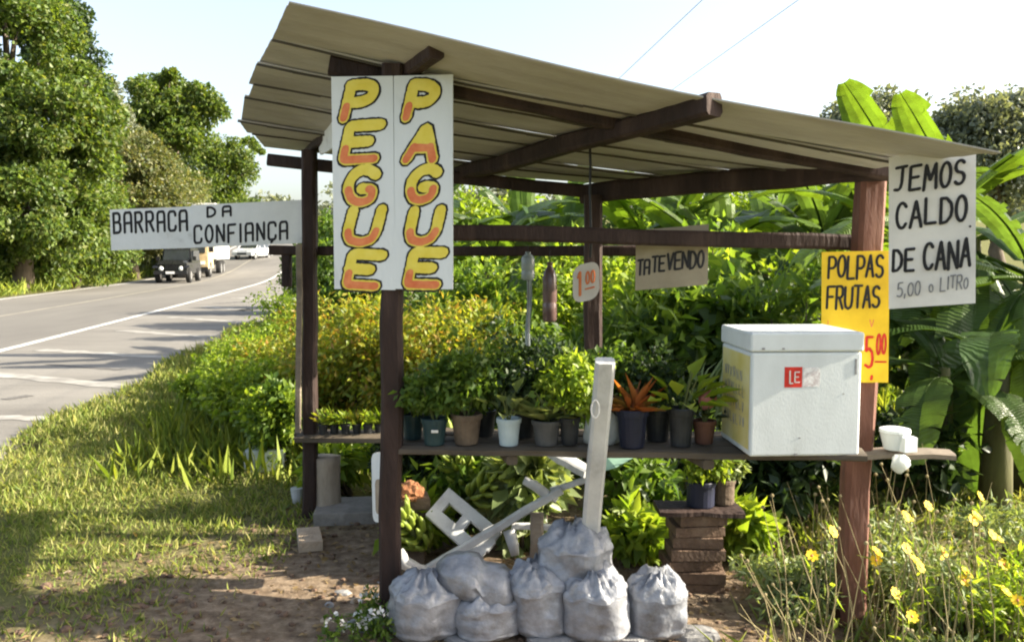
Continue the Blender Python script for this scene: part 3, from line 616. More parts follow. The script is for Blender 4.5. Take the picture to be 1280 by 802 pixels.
# plant shelf: three long planks carried by the posts
sl0 = P(500, 559, dFL+.03); sl1 = P(1080, 568, 3.56)
for k in range(3):
    o = Vector((-.02*k, .15*k, .002*k)); part('shelf_plank', MB().beam(sl0+o, sl1+o, .142, .034, 10, .003), 'plank')
ZS = lambda x: sl0.z+(sl1.z-sl0.z)*(x-sl0.x)/(sl1.x-sl0.x)+.017   # top of the shelf
YS = lambda x: sl0.y+(sl1.y-sl0.y)*(x-sl0.x)/(sl1.x-sl0.x)
for px in (640, 860):
    q = P(px, 565, 4.05); part('bearer', MB().beam(Vector((q.x, YS(q.x)-.06, ZS(q.x)-.055)), Vector((q.x-.1, YS(q.x)+.4, ZS(q.x)-.055)), .05, .04, 2, .002), 'plank')
bs0 = P(372, 547, 5.36); bs1 = P(790, 551, 5.05)
for k in range(2):
    o = Vector((-.03*k, .13*k, .002)); part('shelf_plank', MB().beam(bs0+o, bs1+o, .12, .04, 8, .003), 'plank', 'lower rear shelf plank')
part('ledge', MB().beam(P(1080, 566, 3.98), P(1190, 567, 3.9), .14, .03, 4, .003), 'wood_pale', 'short pale ledge sticking out past the red post')
# tree stump and block pile that carry the shelf
st = G(408, 642); mb = MB(); pr = []
n = 18; vs_ = []; fs = []
for i, z in enumerate((-.05, .03, .12, .22, .32, .37)):
    for j in range(n):
        a = 2*math.pi*j/n; r = .082*(1+.09*math.sin(3*a+1)+.05*math.sin(7*a+i)+(.14 if i < 2 else 0)*(1-i*.5)); vs_.append((st.x+r*math.cos(a)+.01*z, st.y+r*math.sin(a), z))
for i in range(5):
    for j in range(n): fs.append((i*n+j, i*n+(j+1) % n, i*n+n+(j+1) % n, i*n+n+j))
fs.append(tuple(5*n+j for j in range(n))); mb.add(vs_, fs)
tagit(mb.build('tree_stump', M['stump'], None, True), 'pale grey tree stump under the shelf beside the rear post', 'stump')
zb = 0.
bp_ = P(868, 700, 4.35); zb = float(gz(bp_.x, 4.35)); pile = empty('block_pile', (bp_.x, 4.35, zb), 'pile of dark brown blocks carrying a plank and blue pot', 'block pile')
z = zb-.02
for i in range(7):
    h = random.uniform(.05, .062); ro = Matrix.Rotation(random.uniform(-.12, .12), 3, 'Z')
    MB().box((bp_.x+random.uniform(-.012, .012)-.006*i*(1 if i < 3 else -.3), 4.35+random.uniform(-.012, .012), z+h/2), (random.uniform(.235, .27), .2, h-.004), ro).build('block', M['brick'], pile); z += h
MB().beam((bp_.x-.2, 4.33, z+.016), (bp_.x+.22, 4.33, z+.013), .22, .03, 4, .003).build('plank', M['wood'], pile)
ZP = z+.032

# ------------------------------------------------------------------ painted lettering
def arc(cx, cy, rx, ry, a0, a1, n=9): return [(cx+rx*math.cos(R(a0+(a1-a0)*i/n)), cy+ry*math.sin(R(a0+(a1-a0)*i/n))) for i in range(n+1)]
FONT = {
 'A': [[(0, 0), (.5, 1), (1, 0)], [(.2, .36), (.8, .36)]],
 'a': [[(0, 0), (0, .86), (.14, 1), (.86, 1), (1, .86), (1, 0)], [(0, .46), (1, .46)]],
 'B': [[(0, 0), (0, 1)], [(0, 1), (.7, 1), (.92, .88), (.92, .64), (.7, .53), (0, .53)], [(.7, .53), (1, .42), (1, .12), (.75, 0), (0, 0)]],
 'C': [arc(.55, .5, .55, .5, 42, 318, 14)],
 'c': [[(1, .78), (1, .88), (.84, 1), (.16, 1), (0, .86), (0, .14), (.16, 0), (.84, 0), (1, .12), (1, .22)]],
 'Q': [[(1, .78), (1, .88), (.84, 1), (.16, 1), (0, .86), (0, .14), (.16, 0), (.84, 0), (1, .12), (1, .22)], [(.5, 0), (.56, -.1), (.38, -.15)]],
 'D': [[(0, 0), (0, 1)], [(0, 1), (.5, .98), (.9, .75), (1, .5), (.9, .22), (.5, .02), (0, 0)]],
 'E': [[(1, 1), (0, 1), (0, 0), (1, 0)], [(0, .52), (.8, .52)]],
 'F': [[(1, 1), (0, 1), (0, 0)], [(0, .52), (.75, .52)]],
 'G': [arc(.55, .5, .55, .5, 45, 300, 14)+[(.95, .12), (.95, .42), (.55, .42)]],
 'I': [[(.5, 0), (.5, 1)]],
 'J': [[(.05, 1), (1, 1)], [(.65, 1), (.62, .3), (.5, .06), (.3, 0), (0, .04)]],
 'L': [[(0, 1), (0, 0), (.9, 0)]],
 'M': [[(0, 0), (.1, 1), (.5, .35), (.9, 1), (1, 0)]],
 'N': [[(0, 0), (0, 1), (1, 0), (1, 1)]],
 'O': [arc(.5, .5, .5, .5, 90, 450, 20)],
 'o': [arc(.5, .42, .42, .4, 90, 450, 16)],
 'P': [[(0, 0), (0, 1)], [(0, 1), (.6, 1), (.92, .9), (1, .74), (.92, .56), (.6, .46), (0, .46)]],
 'R': [[(0, 0), (0, 1)], [(0, 1), (.7, 1), (.95, .88), (.95, .62), (.7, .5), (0, .5)], [(.45, .5), (1, 0)]],
 'S': [arc(.5, .75, .45, .25, 30, 270, 9)+arc(.5, .25, .48, .25, 90, -150, 9)[1:]],
 'T': [[(0, 1), (1, 1)], [(.5, 1), (.5, 0)]],
 'U': [[(0, 1), (0, .35), (.12, .1), (.5, 0), (.88, .1), (1, .35), (1, 1)]],
 'V': [[(0, 1), (.45, 0), (1, 1)]],
 '5': [[(.95, 1), (.15, 1), (.08, .55)], [(.08, .55), (.5, .64), (.9, .5), (1, .28), (.82, .06), (.45, 0), (0, .08)]],
 '0': [arc(.5, .5, .48, .5, 90, 450, 20)],
 '1': [[(.15, .78), (.55, 1), (.55, 0)]],
 ',': [[(.5, .1), (.45, -.05), (.25, -.18)]],
 '.': [[(.4, .04), (.6, .02)]],
 '_': [[(0, 0), (1, 0.02)]],
}
def resample(pts, step=.035, rnd=2):
    pts = [Vector((p[0], p[1], 0)) for p in pts]; out = [pts[0]]
    for a, b in zip(pts[:-1], pts[1:]):
        n = max(1, int((b-a).length/step))
        for i in range(1, n+1): out.append(a.lerp(b, i/n))
    for _ in range(rnd):
        out = [out[0]]+[(out[i-1]+out[i]*2+out[i+1])/4 for i in range(1, len(out)-1)]+[out[-1]]
    return out
def ribbon(mb, pts, w, fn, z0, ht=.0012, flare=.0):
    """flat brush stroke: low ridged strip with round ends; fn maps (x,y,z) on the board to the world"""
    n = len(pts)
    if n < 2: return
    cap = []; d0 = (pts[0]-pts[1]).normalized(); d1 = (pts[-1]-pts[-2]).normalized()
    P_ = [pts[0]+d0*w*.5*.98, pts[0]+d0*w*.35]+pts+[pts[-1]+d1*w*.35, pts[-1]+d1*w*.5*.98]
    W_ = [.15, .72]+[1.]*n+[.72, .15]
    vs_ = []; fs = []
    for i, p in enumerate(P_):
        t = (P_[min(i+1, len(P_)-1)]-P_[max(i-1, 0)])
        if t.length < 1e-9: t = d1.copy()
        t.normalize(); s = Vector((-t.y, t.x, 0)); k = w/2*W_[i]*(1+random.uniform(-.06, .06))
        for q, z in ((p+s*k, z0), (p, z0+ht), (p-s*k, z0)): vs_.append(fn(q.x, q.y, z))
    for i in range(len(P_)-1):
        for j in range(2): fs.append((i*3+j, i*3+j+1, i*3+3+j+1, i*3+3+j))
    mb.add(vs_, fs)
class Panel:
    """board given by its top-left, top-right and bottom-left corners in the scene"""
    def __init__(s, tl, tr, bl, nrm_hint=Vector((0, -1, 0))):
        s.o = Vector(tl); s.W = (Vector(tr)-s.o).length; s.u = (Vector(tr)-s.o).normalized()
        v = Vector(bl)-s.o; s.v = v-s.u*v.dot(s.u)*0; s.H = v.length; s.v = v.normalized()
        s.n = s.u.cross(s.v).normalized()
        if s.n.dot(nrm_hint) < 0: s.n = -s.n
    def at(s, x, y, z=0): return s.o+s.u*x+s.v*y+s.n*z      # x to the right, y down, z out of the face
    def text(s, mb, txt, x, y, w, h, stroke, gap=.28, slant=0., z0=.0012, jit=.03, rot=0., widths=None):
        """x,y = top left of the line; w = width of one letter"""
        cx = x
        for ch in txt:
            if ch == ' ': cx += w*.75; continue
            k = {'I': .25, '1': .5, '.': .3, ',': .3}.get(ch, 1.)*(1.15 if ch in 'M' else 1)
            dy = random.uniform(-jit, jit)*h; hh = h*(1+random.uniform(-jit, jit)); ww = w*k*(1+random.uniform(-jit, jit)*1.5); rr = rot+random.uniform(-jit, jit)*.7
            ox, oy = cx, y+dy
            for q, st_ in enumerate(FONT[ch]):
                pts = [Vector((a*ww, b*hh, 0)) for a, b in st_]; pts = resample(pts, min(w, h)*.07)
                fn = lambda a, b, z, ox=ox, oy=oy, hh=hh, rr=rr: s.at(ox+a+slant*b, oy+(hh-b)+rr*a, z)
                ribbon(mb, pts, stroke, fn, z0+.0003*q)
            cx += ww+w*gap
    def board(s, th, bend=0., nx=8, ny=8, wav=.0, corner=0.):
        mb = MB(); vs_ = []; fs = []
        for side in (0, 1):
            for j in range(ny+1):
                for i in range(nx+1):
                    a, b = i/nx, j/ny; z = (-th if side else 0)+wav*math.sin(5*a+3*b)+bend*(a-.5)**2
                    x, y = a*s.W, b*s.H
                    if corner:
                        for c0, c1 in ((0, 0), (1, 0), (0, 1), (1, 1)):
                            ex, ey = (x if c0 == 0 else s.W-x), (y if c1 == 0 else s.H-y)
                            if ex < corner and ey < corner:
                                v = Vector((corner-ex, corner-ey)); 
                                if v.length > corner:
                                    v = v.normalized()*corner; ex, ey = corner-v.x, corner-v.y; x = ex if c0 == 0 else s.W-ex; y = ey if c1 == 0 else s.H-ey
                    vs_.append(s.at(x, y, z))
        m = (nx+1)*(ny+1)
        for j in range(ny):
            for i in range(nx):
                q = (j*(nx+1)+i, (j+1)*(nx+1)+i, (j+1)*(nx+1)+i+1, j*(nx+1)+i+1); fs += [q, tuple(m+k for k in reversed(q))]
        ring = [i for i in range(nx+1)]+[j*(nx+1)+nx for j in range(1, ny+1)]+[ny*(nx+1)+i for i in range(nx-1, -1, -1)]+[j*(nx+1) for j in range(ny-1, 0, -1)]
        for a, b in zip(ring, ring[1:]+ring[:1]): fs.append((a, b, m+b, m+a))
        mb.add(vs_, fs); return mb
# "PEGUE" / "PAGUE" boards on the front left post
sg = empty('painted_sign', P(492, 362, dFL-.08), 'tall two-board white sign with yellow-orange outlined letters on the front post', 'sign')
dS = dFL-.10
for word, (tl, tr, bl), slx in (('PEGUE', ((414, 96), (491.2, 95), (418, 361)), 0), ('PAGUE', ((492.2, 95), (566, 93), (493.5, 361)), 1)):
    pn = Panel(P(*tl, dS+.07-.035*slx), P(*tr, dS+.035*(1-slx)), P(*bl, dS+.07-.035*slx))
    bd = pn.board(.012).build('board', M['paint_white'], sg); bd['label'] = 'white board reading '+word
    h = pn.H*.153; w = pn.W*.43
    for i, ch in enumerate(word):
        kb, ky, ko = MB(), MB(), MB()
        y = pn.H*(.040+.196*i); x = pn.W*(.20 if i != 1 else .18)+(pn.W*.02 if slx else 0)
        for q, st_ in enumerate(FONT[ch]):
            ex = 1.0 if ch != 'E' else (1.12 if q == 0 else 1.0)
            if q == 0: jx, jy, js = random.uniform(.9, 1.1), random.uniform(.94, 1.04), random.uniform(-.05, .06)
            pts = resample([Vector((a*w*ex*jx+random.uniform(-.003, .003), b*h*jy+js*a*h, 0)) for a, b in st_], .008, 3)
            fn = lambda a, b, z: pn.at(x+a+.24*b, y+(h-b), z)
            ribbon(kb, pts, .064, fn, .0012+.0002*q); ribbon(ky, pts, .047, fn, .0032+.0002*q)
            run = []
            for p_ in pts+[None]:
                if p_ is not None and p_.y < h*.40: run.append(p_)
                else:
                    if len(run) > 3: ribbon(ko, run, .033, fn, .0054+.0002*q)
                    run = []
        kb.build('letter_outline', M['black_paint'], bd); ky.build('letter_fill', M['yellow_paint'], bd); ko.build('letter_shade', M['orange_paint'], bd)
# "BARRACA DA CONFIANCA" board beside the rear post
sg = empty('name_sign', P(258, 312, 5.5), 'long white two-piece board with black lettering pointing at the road', 'sign')
pn = Panel(P(137, 262, 5.62), P(240, 258, 5.55), P(139, 313, 5.62)); bd = pn.board(.014).build('board', M['paint_old'], sg)
k = MB(); pn.text(k, 'BaRRaca', pn.W*.045, pn.H*.10, pn.W*.083, pn.H*.47, .017, .62, rot=-.05, jit=.02); k.build('lettering', M['black_paint'], bd)
pn = Panel(P(239, 256.5, 5.53), P(381, 249.5, 5.42), P(240, 309.5, 5.53)); bd = pn.board(.014).build('board', M['paint_old'], sg)
k = MB(); pn.text(k, 'Da', pn.W*.145, pn.H*.07, pn.W*.07, pn.H*.22, .015, .95, rot=-.03, jit=.02)
pn.text(k, 'cONFIaNQa', pn.W*.025, pn.H*.50, pn.W*.062, pn.H*.40, .016, .62, rot=-.05, jit=.015); k.build('lettering', M['black_paint'], bd)
# "JEMOS CALDO DE CANA" cardboard on the right post
sg = empty('handwritten_sign', P(1165, 390, 3.55), 'large white handwritten cardboard hung from the roof beside the red post', 'sign')
pn = Panel(P(1111, 197, 3.60), P(1220, 183, 3.48), P(1111, 386, 3.58)); bd = pn.board(.004, .02, 10, 14, .002).build('sheet', M['paper'], sg)
k = MB(); pn.text(k, 'JEMOS', pn.W*.07, pn.H*.075, pn.W*.12, pn.H*.155, .0125, .40, .06, z0=.006, jit=.06, rot=-.10)
pn.text(k, 'CALDO', pn.W*.09, pn.H*.305, pn.W*.12, pn.H*.165, .0125, .40, .03, z0=.006, jit=.05, rot=-.05); pn.text(k, '.', pn.W*.93, pn.H*.485, pn.W*.04, pn.H*.02, .009, z0=.006)
pn.text(k, 'DE', pn.W*.05, pn.H*.615, pn.W*.10, pn.H*.14, .0125, .42, .03, z0=.006, jit=.04)
pn.text(k, 'CANA', pn.W*.41, pn.H*.585, pn.W*.095, pn.H*.175, .0125, .42, .03, z0=.006, jit=.05)
k.build('lettering', M['black_paint'], bd)
k = MB(); pn.text(k, '5,00', pn.W*.10, pn.H*.835, pn.W*.065, pn.H*.085, .006, .32, .05, z0=.006, jit=.07, rot=-.05)
pn.text(k, 'o', pn.W*.47, pn.H*.85, pn.W*.05, pn.H*.06, .006, z0=.006); pn.text(k, 'LITRo', pn.W*.60, pn.H*.815, pn.W*.055, pn.H*.085, .006, .35, .05, z0=.006, jit=.08, rot=-.08)
k.build('small_lettering', M['grey_paint'], bd)
# yellow "POLPAS FRUTAS" card behind the cooler
sg = empty('yellow_sign', P(1070, 475, dFR-.06), 'yellow card advertising fruit pulp taped on the red post behind the cooler', 'sign')
pn = Panel(P(1027, 315, dFR-.06), P(1112, 313, dFR-.10), P(1026, 478, dFR-.06)); bd = pn.board(.003, .01, 8, 10, .0015).build('card', M['yellow_card'], sg)
k = MB(); pn.text(k, 'POLPAS', pn.W*.10, pn.H*.035, pn.W*.105, pn.H*.165, .0115, .34, .045, z0=.004, jit=.04); pn.text(k, 'FRUTAS', pn.W*.08, pn.H*.265, pn.W*.10, pn.H*.165, .0115, .32, .045, z0=.004, jit=.04)
k.build('lettering', M['black_paint'], bd)
k = MB(); pn.text(k, '5', pn.W*.66, pn.H*.65, pn.W*.10, pn.H*.24, .012, z0=.004); pn.text(k, ',', pn.W*.74, pn.H*.88, pn.W*.10, pn.H*.08, .012, z0=.004)
pn.text(k, '00', pn.W*.82, pn.H*.63, pn.W*.055, pn.H*.15, .009, .45, .03, z0=.004); pn.text(k, '_', pn.W*.81, pn.H*.82, pn.W*.15, pn.H*.02, .008, z0=.004)
k.build('price_lettering', M['red_paint'], bd)
for i, xx in enumerate((.1, .72)):
    k = MB(); pn.text(k, 'V' if i % 2 else 'L', pn.W*xx, pn.H*.52, pn.W*.05, pn.H*.05, .004, z0=.004, jit=.1); k.build('small_mark', M['orange_paint'], bd)
# "TA TE VENDO" cardboard hanging on the front rail
sg = empty('cardboard_sign', P(838, 350, 4.0), 'small beige cardboard reading TA TE VENDO hung behind the rail', 'sign')
M['cardboard'] = surf('beige_cardboard', [(.25, (.27, .225, .155)), (.6, (.37, .315, .225)), (.85, (.45, .39, .28))], 5, .8, .1, 30, translucent=.1)
dT = 4.13
tl, tr, bl, br = P(795, 288, dT+.03), P(886, 280, dT), P(794, 363, dT+.03), P(880, 350, dT)
pn = Panel(tl, tr, bl); bd = pn.board(.003, 0, 8, 6, .001).build('sheet', M['cardboard'], sg)
for v in bd.data.vertices:
    pass
k = MB(); pn.text(k, 'Ta', pn.W*.03, pn.H*.50, pn.W*.07, pn.H*.24, .0105, .35, .03, rot=-.03, z0=.003); pn.text(k, 'TE', pn.W*.23, pn.H*.47, pn.W*.07, pn.H*.25, .0105, .35, .03, rot=-.03, z0=.003)
pn.text(k, 'VENDO', pn.W*.44, pn.H*.43, pn.W*.078, pn.H*.27, .0105, .35, .03, rot=-.05, z0=.003); k.build('lettering', M['black_paint'], bd)
# rounded price tag on the rear post
sg = empty('price_tag', P(733, 378, dBR-.06), 'rounded white price tag with orange figures on the rear post', 'price tag')
pn = Panel(P(716, 333, dBR-.065), P(749, 325, dBR-.08), P(716, 380, dBR-.065)); bd = pn.board(.006, 0, 12, 12, 0, .055).build('plate', M['paper'], sg)
k = MB(); pn.text(k, '1', pn.W*.18, pn.H*.2, pn.W*.34, pn.H*.62, .016, z0=.003); pn.text(k, '00', pn.W*.50, pn.H*.24, pn.W*.13, pn.H*.32, .010, .5, z0=.003); pn.text(k, '_', pn.W*.48, pn.H*.66, pn.W*.32, pn.H*.02, .009, z0=.003)
k.build('lettering', M['orange_paint'], bd)
# rounded board leaning on the front post
tag_ = empty('rounded_board', P(474, 650, 4.25), 'narrow rounded white board with rusty centre leaning beside the front post', 'board')
pn = Panel(P(464, 566, 4.35), P(486, 564, 4.2), P(466, 652, 4.35)); bd = pn.board(.012, 0, 10, 12, 0, .04).build('panel', M['paint_old'], tag_)
pn2 = Panel(pn.at(pn.W*.22, pn.H*.38, .004), pn.at(pn.W*.8, pn.H*.38, .004), pn.at(pn.W*.22, pn.H*.88, .004)); pn2.board(.004, 0, 8, 8, 0, .025).build('stain', M['brick_pale'], bd)
# ------------------------------------------------------------------ cooler, cup, pole
dC = 3.50
ce = empty('foam_cooler', P(1005, 566, dC), 'big white styrofoam cooler with lid and red sticker on the shelf end', 'cooler')
pa, pb = P(937, 563, dC-.012), P(1074, 566, dC+.012)
zb = ZS(pa.x)+.003
uu = (pb-pa); uu.z = 0; Wc = uu.length; uu.normalize(); vv = Vector((-uu.y, uu.x, 0)); Hc = (P(1005, 440, dC).z-zb); Lc = .40
O = Vector((pa.x, pa.y, zb))
def CB(x, y, z): return O+uu*x+vv*y+Vector((0, 0, z))
rotC = Matrix((uu, vv, Vector((0, 0, 1)))).transposed()
def rbox(c, size, r, mat, name, parent):
    """rounded box"""
    import bmesh
    bm = bmesh.new(); bmesh.ops.create_cube(bm, size=1.0); bmesh.ops.scale(bm, vec=size, verts=bm.verts)
    bmesh.ops.bevel(bm, geom=list(bm.edges), offset=r, segments=3, affect='EDGES', profile=.5)
    me = bpy.data.meshes.new(name); bm.to_mesh(me); bm.free()
    M4 = rotC.to_4x4(); M4.translation = c; me.transform(M4); return link(name, me, mat, parent, False)
rbox(CB(Wc/2, Lc/2, Hc/2), (Wc, Lc, Hc), .010, M['foam'], 'box', ce)
HL = P(1005, 416, dC).z-zb-Hc
ld = rbox(CB(Wc/2, Lc/2, Hc+HL/2+.002), (Wc+.012, Lc+.012, HL), .009, M['foam'], 'lid', ce)
pn = Panel(CB(Wc*.30, -.001, Hc*.86), CB(Wc*.46, -.001, Hc*.86), CB(Wc*.30, -.001, Hc*.665))
s1 = pn.board(.0006).build('sticker', M['red_paint'], ce)
k = MB(); pn.text(k, 'L', pn.W*.3, pn.H*.2, pn.W*.18, pn.H*.6, .006, z0=.001, jit=0); pn.text(k, 'E', pn.W*.58, pn.H*.25, pn.W*.25, pn.H*.5, .005, z0=.001, jit=0); k.build('lettering', M['paper'], s1)
M['pale_print'] = surf('pale_print', [(.4, (.45, .40, .40)), (.6, (.70, .70, .69))], 55, .6)
pn = Panel(CB(Wc*.47, -.001, Hc*.855), CB(Wc*.62, -.001, Hc*.855), CB(Wc*.47, -.001, Hc*.67)); pn.board(.0006).build('sticker', M['pale_print'], ce)
MB().box(CB(Wc*.945, -.001, Hc*.86), (.008, .003, Hc*.15), rotC).build('slot', M['grey_paint'], ce)
for a, b, s in ((.1, 1.1, .012), (.28, 1.1, .010), (.84, .6, .006), (.42, .02, .014), (.45, .18, .008)):
    zz = Hc*b if b < 1 else Hc+HL*.2
    dy = -.0072 if b > 1 else -.001
    MB().box(CB(Wc*a, dy, zz), (s, .0016, s*.7), rotC).build('scuff', M['grey_paint'], ce)
# yellow paper on its side
Lc_in = Lc*.92
pn = Panel(CB(-.0012, Lc*.96, Hc*.96), CB(-.0012, Lc*.04, Hc*.96), CB(-.0012, Lc*.96, Hc*.06), Vector((-1, 0, 0)))
M['pale_yellow'] = surf('pale_yellow_paper', [(.25, (.50, .42, .10)), (.5, (.56, .50, .20)), (.8, (.60, .57, .36))], 6, .7, .05)
pp = pn.board(.0006).build('side_paper', M['pale_yellow'], ce)
k = MB(); M['faded_ink'] = surf('faded_ink', [(.35, (.13, .14, .18)), (.65, (.36, .36, .33))], 60, .7)
for row in range(4):
    xx = .12
    while xx < .8:
        w = random.uniform(.06, .12); pn.text(k, random.choice('VLN'), pn.W*xx, pn.H*(.18+.17*row), pn.W*w*.6, pn.H*.11, .004, z0=.001, jit=.1); xx += w+.02
k.build('scribble', M['faded_ink'], pp)
q = P(1118, 556, 3.93); zl = P(1130, 566, 3.93).z+.018
cup = empty('foam_cup', (q.x, q.y, zl), 'white polystyrene pot with crumpled lid on the pale ledge', 'cup')
MB().lathe((q.x, q.y, zl), [(.042, 0), (.046, .004), (.064, .075), (.068, .08), (.066, .094), (.05, .098)], 22).build('body', M['foam'], cup, False)
MB().box((q.x+.035, q.y-.055, zl+.035), (.062, .05, .068), Matrix.Rotation(.2, 3, 'Z')).build('box', M['foam'], cup)
mb = MB(); n = 12; vs_ = []; fs = []
for i in range(7):
    t = i/6; r = (.010+.03*math.sin(math.pi*min(1, t*.9+.1)))
    for j in range(n):
        a = 2*math.pi*j/n; rr = r*(1+.25*math.sin(3*a+i)); vs_.append((q.x-.01+rr*math.cos(a), q.y-.085+rr*.6*math.sin(a), zl-.005-.085*t))
for i in range(6):
    for j in range(n): fs.append((i*n+j, i*n+(j+1) % n, i*n+n+(j+1) % n, i*n+n+j))
fs.append(tuple(6*n+j for j in range(n))); mb.add(vs_, fs)
tagit(mb.build('plastic_bag', M['bag_thin'], None, True), 'crumpled clear plastic bag hanging over the pale ledge edge', 'bag')
# leaning white pole with a wire loop, in front of the shelf
pl = empty('white_pole', P(734, 690, 3.80), 'white square pole leaning in front of the shelf among the bags', 'pole')
MB().beam(P(731, 752, 3.99), P(757, 451, 3.48), .078, .055, 8, .002, (0, 1, 0)).build('shaft', M['pole_white'], pl)
MB().tube([P(744+5*math.cos(a), 511+11*math.sin(a), 3.50) for a in [i*2*math.pi/14 for i in range(15)]], .0035, 5).build('wire_loop', M['paper'], pl)
# ------------------------------------------------------------------ soil bags
def bag(px, pyb, d, wpx, hpx, label, lean=(0, 0), z0=None, flat=False, seed=1):
    rnd = random.Random(seed); q = P(px, pyb, d); w = wpx*d/F/2; h = hpx*d/F
    zb = float(gz(q.x, d)) if z0 is None else z0
    t = empty('soil_bag', (q.x, d, zb), label, 'bag', 'clear bags of soil piled under the shelf')
    from mathutils import noise as NZ
    n = 60; rows = 38; vs_ = []; fs = []; ph = [rnd.uniform(0, 6.28) for _ in range(8)]; off = Vector((seed*3.1, seed*1.7, seed*.9))
    for i in range(rows+1):
        s = i/rows
        if s < .14: r = .74+.28*math.sin(s/.14*math.pi/2)
        elif s < .6: r = 1.02-.05*abs(s-.32)/.3
        else: r = .98-.70*((s-.6)/.4)**2.2
        z = h*(s if s < .6 else .6+(s-.6)*.85)
        for j in range(n):
            a = 2*math.pi*j/n; sq = 1/max(abs(math.cos(a-ph[7])), abs(math.sin(a-ph[7])))**.3
            q3 = Vector((math.cos(a), math.sin(a), s*1.6)); k = (s-.55)/.45 if s > .55 else 0
            lump = .10*NZ.noise(q3*1.3+off)+.07*NZ.noise(q3*2.8+off)
            rid = (1-abs(NZ.noise(Vector((q3.x*3.2, q3.y*3.2, q3.z*1.8))+off)*2))*.035+(1-abs(NZ.noise(q3*7+off)*2))*.018
            top = k*(.22*NZ.noise(q3*3.5+off)+.16*(1-abs(NZ.noise(q3*6+off)*2)))
            wr = 1+lump+rid+top
            zz = z+h*(.06*NZ.noise(q3*2.2-off) if i > 2 else 0)+k*h*.16*NZ.noise(q3*4.2+off*2)
            vs_.append((q.x+r*w*wr*sq*math.cos(a)+lean[0]*z, d+r*w*wr*sq*math.sin(a)*.9+lean[1]*z, zb+max(zz, -.004)))
    cut = 24
    for i in range(rows):
        for j in range(n): fs.append((i*n+j, i*n+(j+1) % n, i*n+n+(j+1) % n, i*n+n+j))
    body = MB(); body.add(vs_[:(cut+1)*n], fs[:cut*n]+[tuple(range(n-1, -1, -1))]); body.build('sack', M['bag'], t, True)
    tv_ = vs_[cut*n:]; tf = [tuple(k_-cut*n for k_ in f) for f in fs[cut*n:]]+[tuple((rows-cut)*n+j for j in range(n))]
    tp_ = MB(); tp_.add(tv_, tf); tp_.build('crumpled_top', M['bag_top'], t, True)
    return t
Bg = [(529, 806, 3.71, 86, 84, 'soil bag at the pile end closest to the front post', (.05, 0), None, 2),
      (607, 808, 3.71, 80, 62, 'squat soil bag with another bag lying across its top', (0, 0), None, 3),
      (678, 802, 3.75, 80, 92, 'soil bag with greenish knot standing below the tallest bag', (-.12, 0), None, 4),
      (746, 802, 3.71, 82, 92, 'full soil bag in front of the leaning white pole', (-.05, 0), None, 5),
      (816, 795, 3.77, 76, 84, 'soil bag with pointed knot at the pile end by the blocks', (.06, 0), None, 6)]
for px, pyb, d, w, h, lb, ln, z0, sdv in Bg: bag(px, pyb, d, w, h, lb, ln, z0, seed=sdv)
bag(718, 752, 3.83, 90, 88, 'tallest soil bag resting on the bags behind the pile', (0, 0), .16, seed=8)
# the bag lying across the others
q = P(598, 728, 3.76); t = empty('soil_bag', (q.x, q.y, q.z-.1), 'soil bag lying on its side on top of the squat bag', 'bag', 'clear bags of soil piled under the shelf')
import bmesh
bm = bmesh.new(); bmesh.ops.create_icosphere(bm, subdivisions=4, radius=1.0)
for v in bm.verts:
    c = v.co; e_ = 2.6; nn = (abs(c.x)**e_+abs(c.y)**e_+abs(c.z)**e_)**(1/e_); c /= nn
    from mathutils import noise as NZ
    k = 1+.12*NZ.noise(c*1.6)+.07*(1-abs(NZ.noise(c*3.4)*2))+.035*(1-abs(NZ.noise(c*7)*2))
    v.co = Vector((c.x*.175*k, c.y*.13*k, c.z*.098*k-.05*c.x*.3+(.02 if c.x < 0 else -.01)))
bm.transform(Matrix.Translation(q)@Matrix.Rotation(.10, 4, 'Y')); me = bpy.data.meshes.new('sack'); bm.to_mesh(me); bm.free(); link('sack', me, M['bag'], t, True)
mb = MB(); n = 10; vs_ = []; fs = []
for i in range(5):
    tt = i/4; r = .03+.045*tt
    for j in range(n):
        a = 2*math.pi*j/n; rr = r*(1+.3*math.sin(4*a+i)); vs_.append((q.x-.15-.07*tt, q.y-.02+rr*math.cos(a)*.8, q.z+.0+rr*math.sin(a)*.7))
for i in range(4):
    for j in range(n): fs.append((i*n+j, i*n+(j+1) % n, i*n+n+(j+1) % n, i*n+n+j))
mb.add(vs_, fs); mb.build('gathered_end', M['bag'], t, True)
# flat stones under the bags
for i, (px, py, w, dd, lb) in enumerate(((690, 799, .22, .16, 'flat grey stone under the middle of the bag pile'), (790, 797, .20, .15, 'flat grey stone under the right bags'), (862, 792, .24, .17, 'flat grey stone beside the last bag'), (585, 800, .2, .14, 'flat grey stone under the left bags'))):
    q = G(px, py, float(gz(px2w(px, 3.75), 3.75))); mb = MB(); n = 14; vs_ = []; fs = []
    for s, z in ((.9, -.02), (1., .01), (.95, .028), (.6, .034)):
        for j in range(n):
            a = 2*math.pi*j/n; r = 1+.12*math.sin(2*a+i)+.08*math.sin(5*a+2*i); vs_.append((q.x+w/2*s*r*math.cos(a), q.y+dd/2*s*r*math.sin(a), q.z+z-.012))
    for a in range(3):
        for j in range(n): fs.append((a*n+j, a*n+(j+1) % n, a*n+n+(j+1) % n, a*n+n+j))
    fs.append(tuple(3*n+j for j in range(n))); mb.add(vs_, fs); tagit(mb.build('flat_stone', M['stone'], None), lb, 'stone', 'flat stones under the bags')
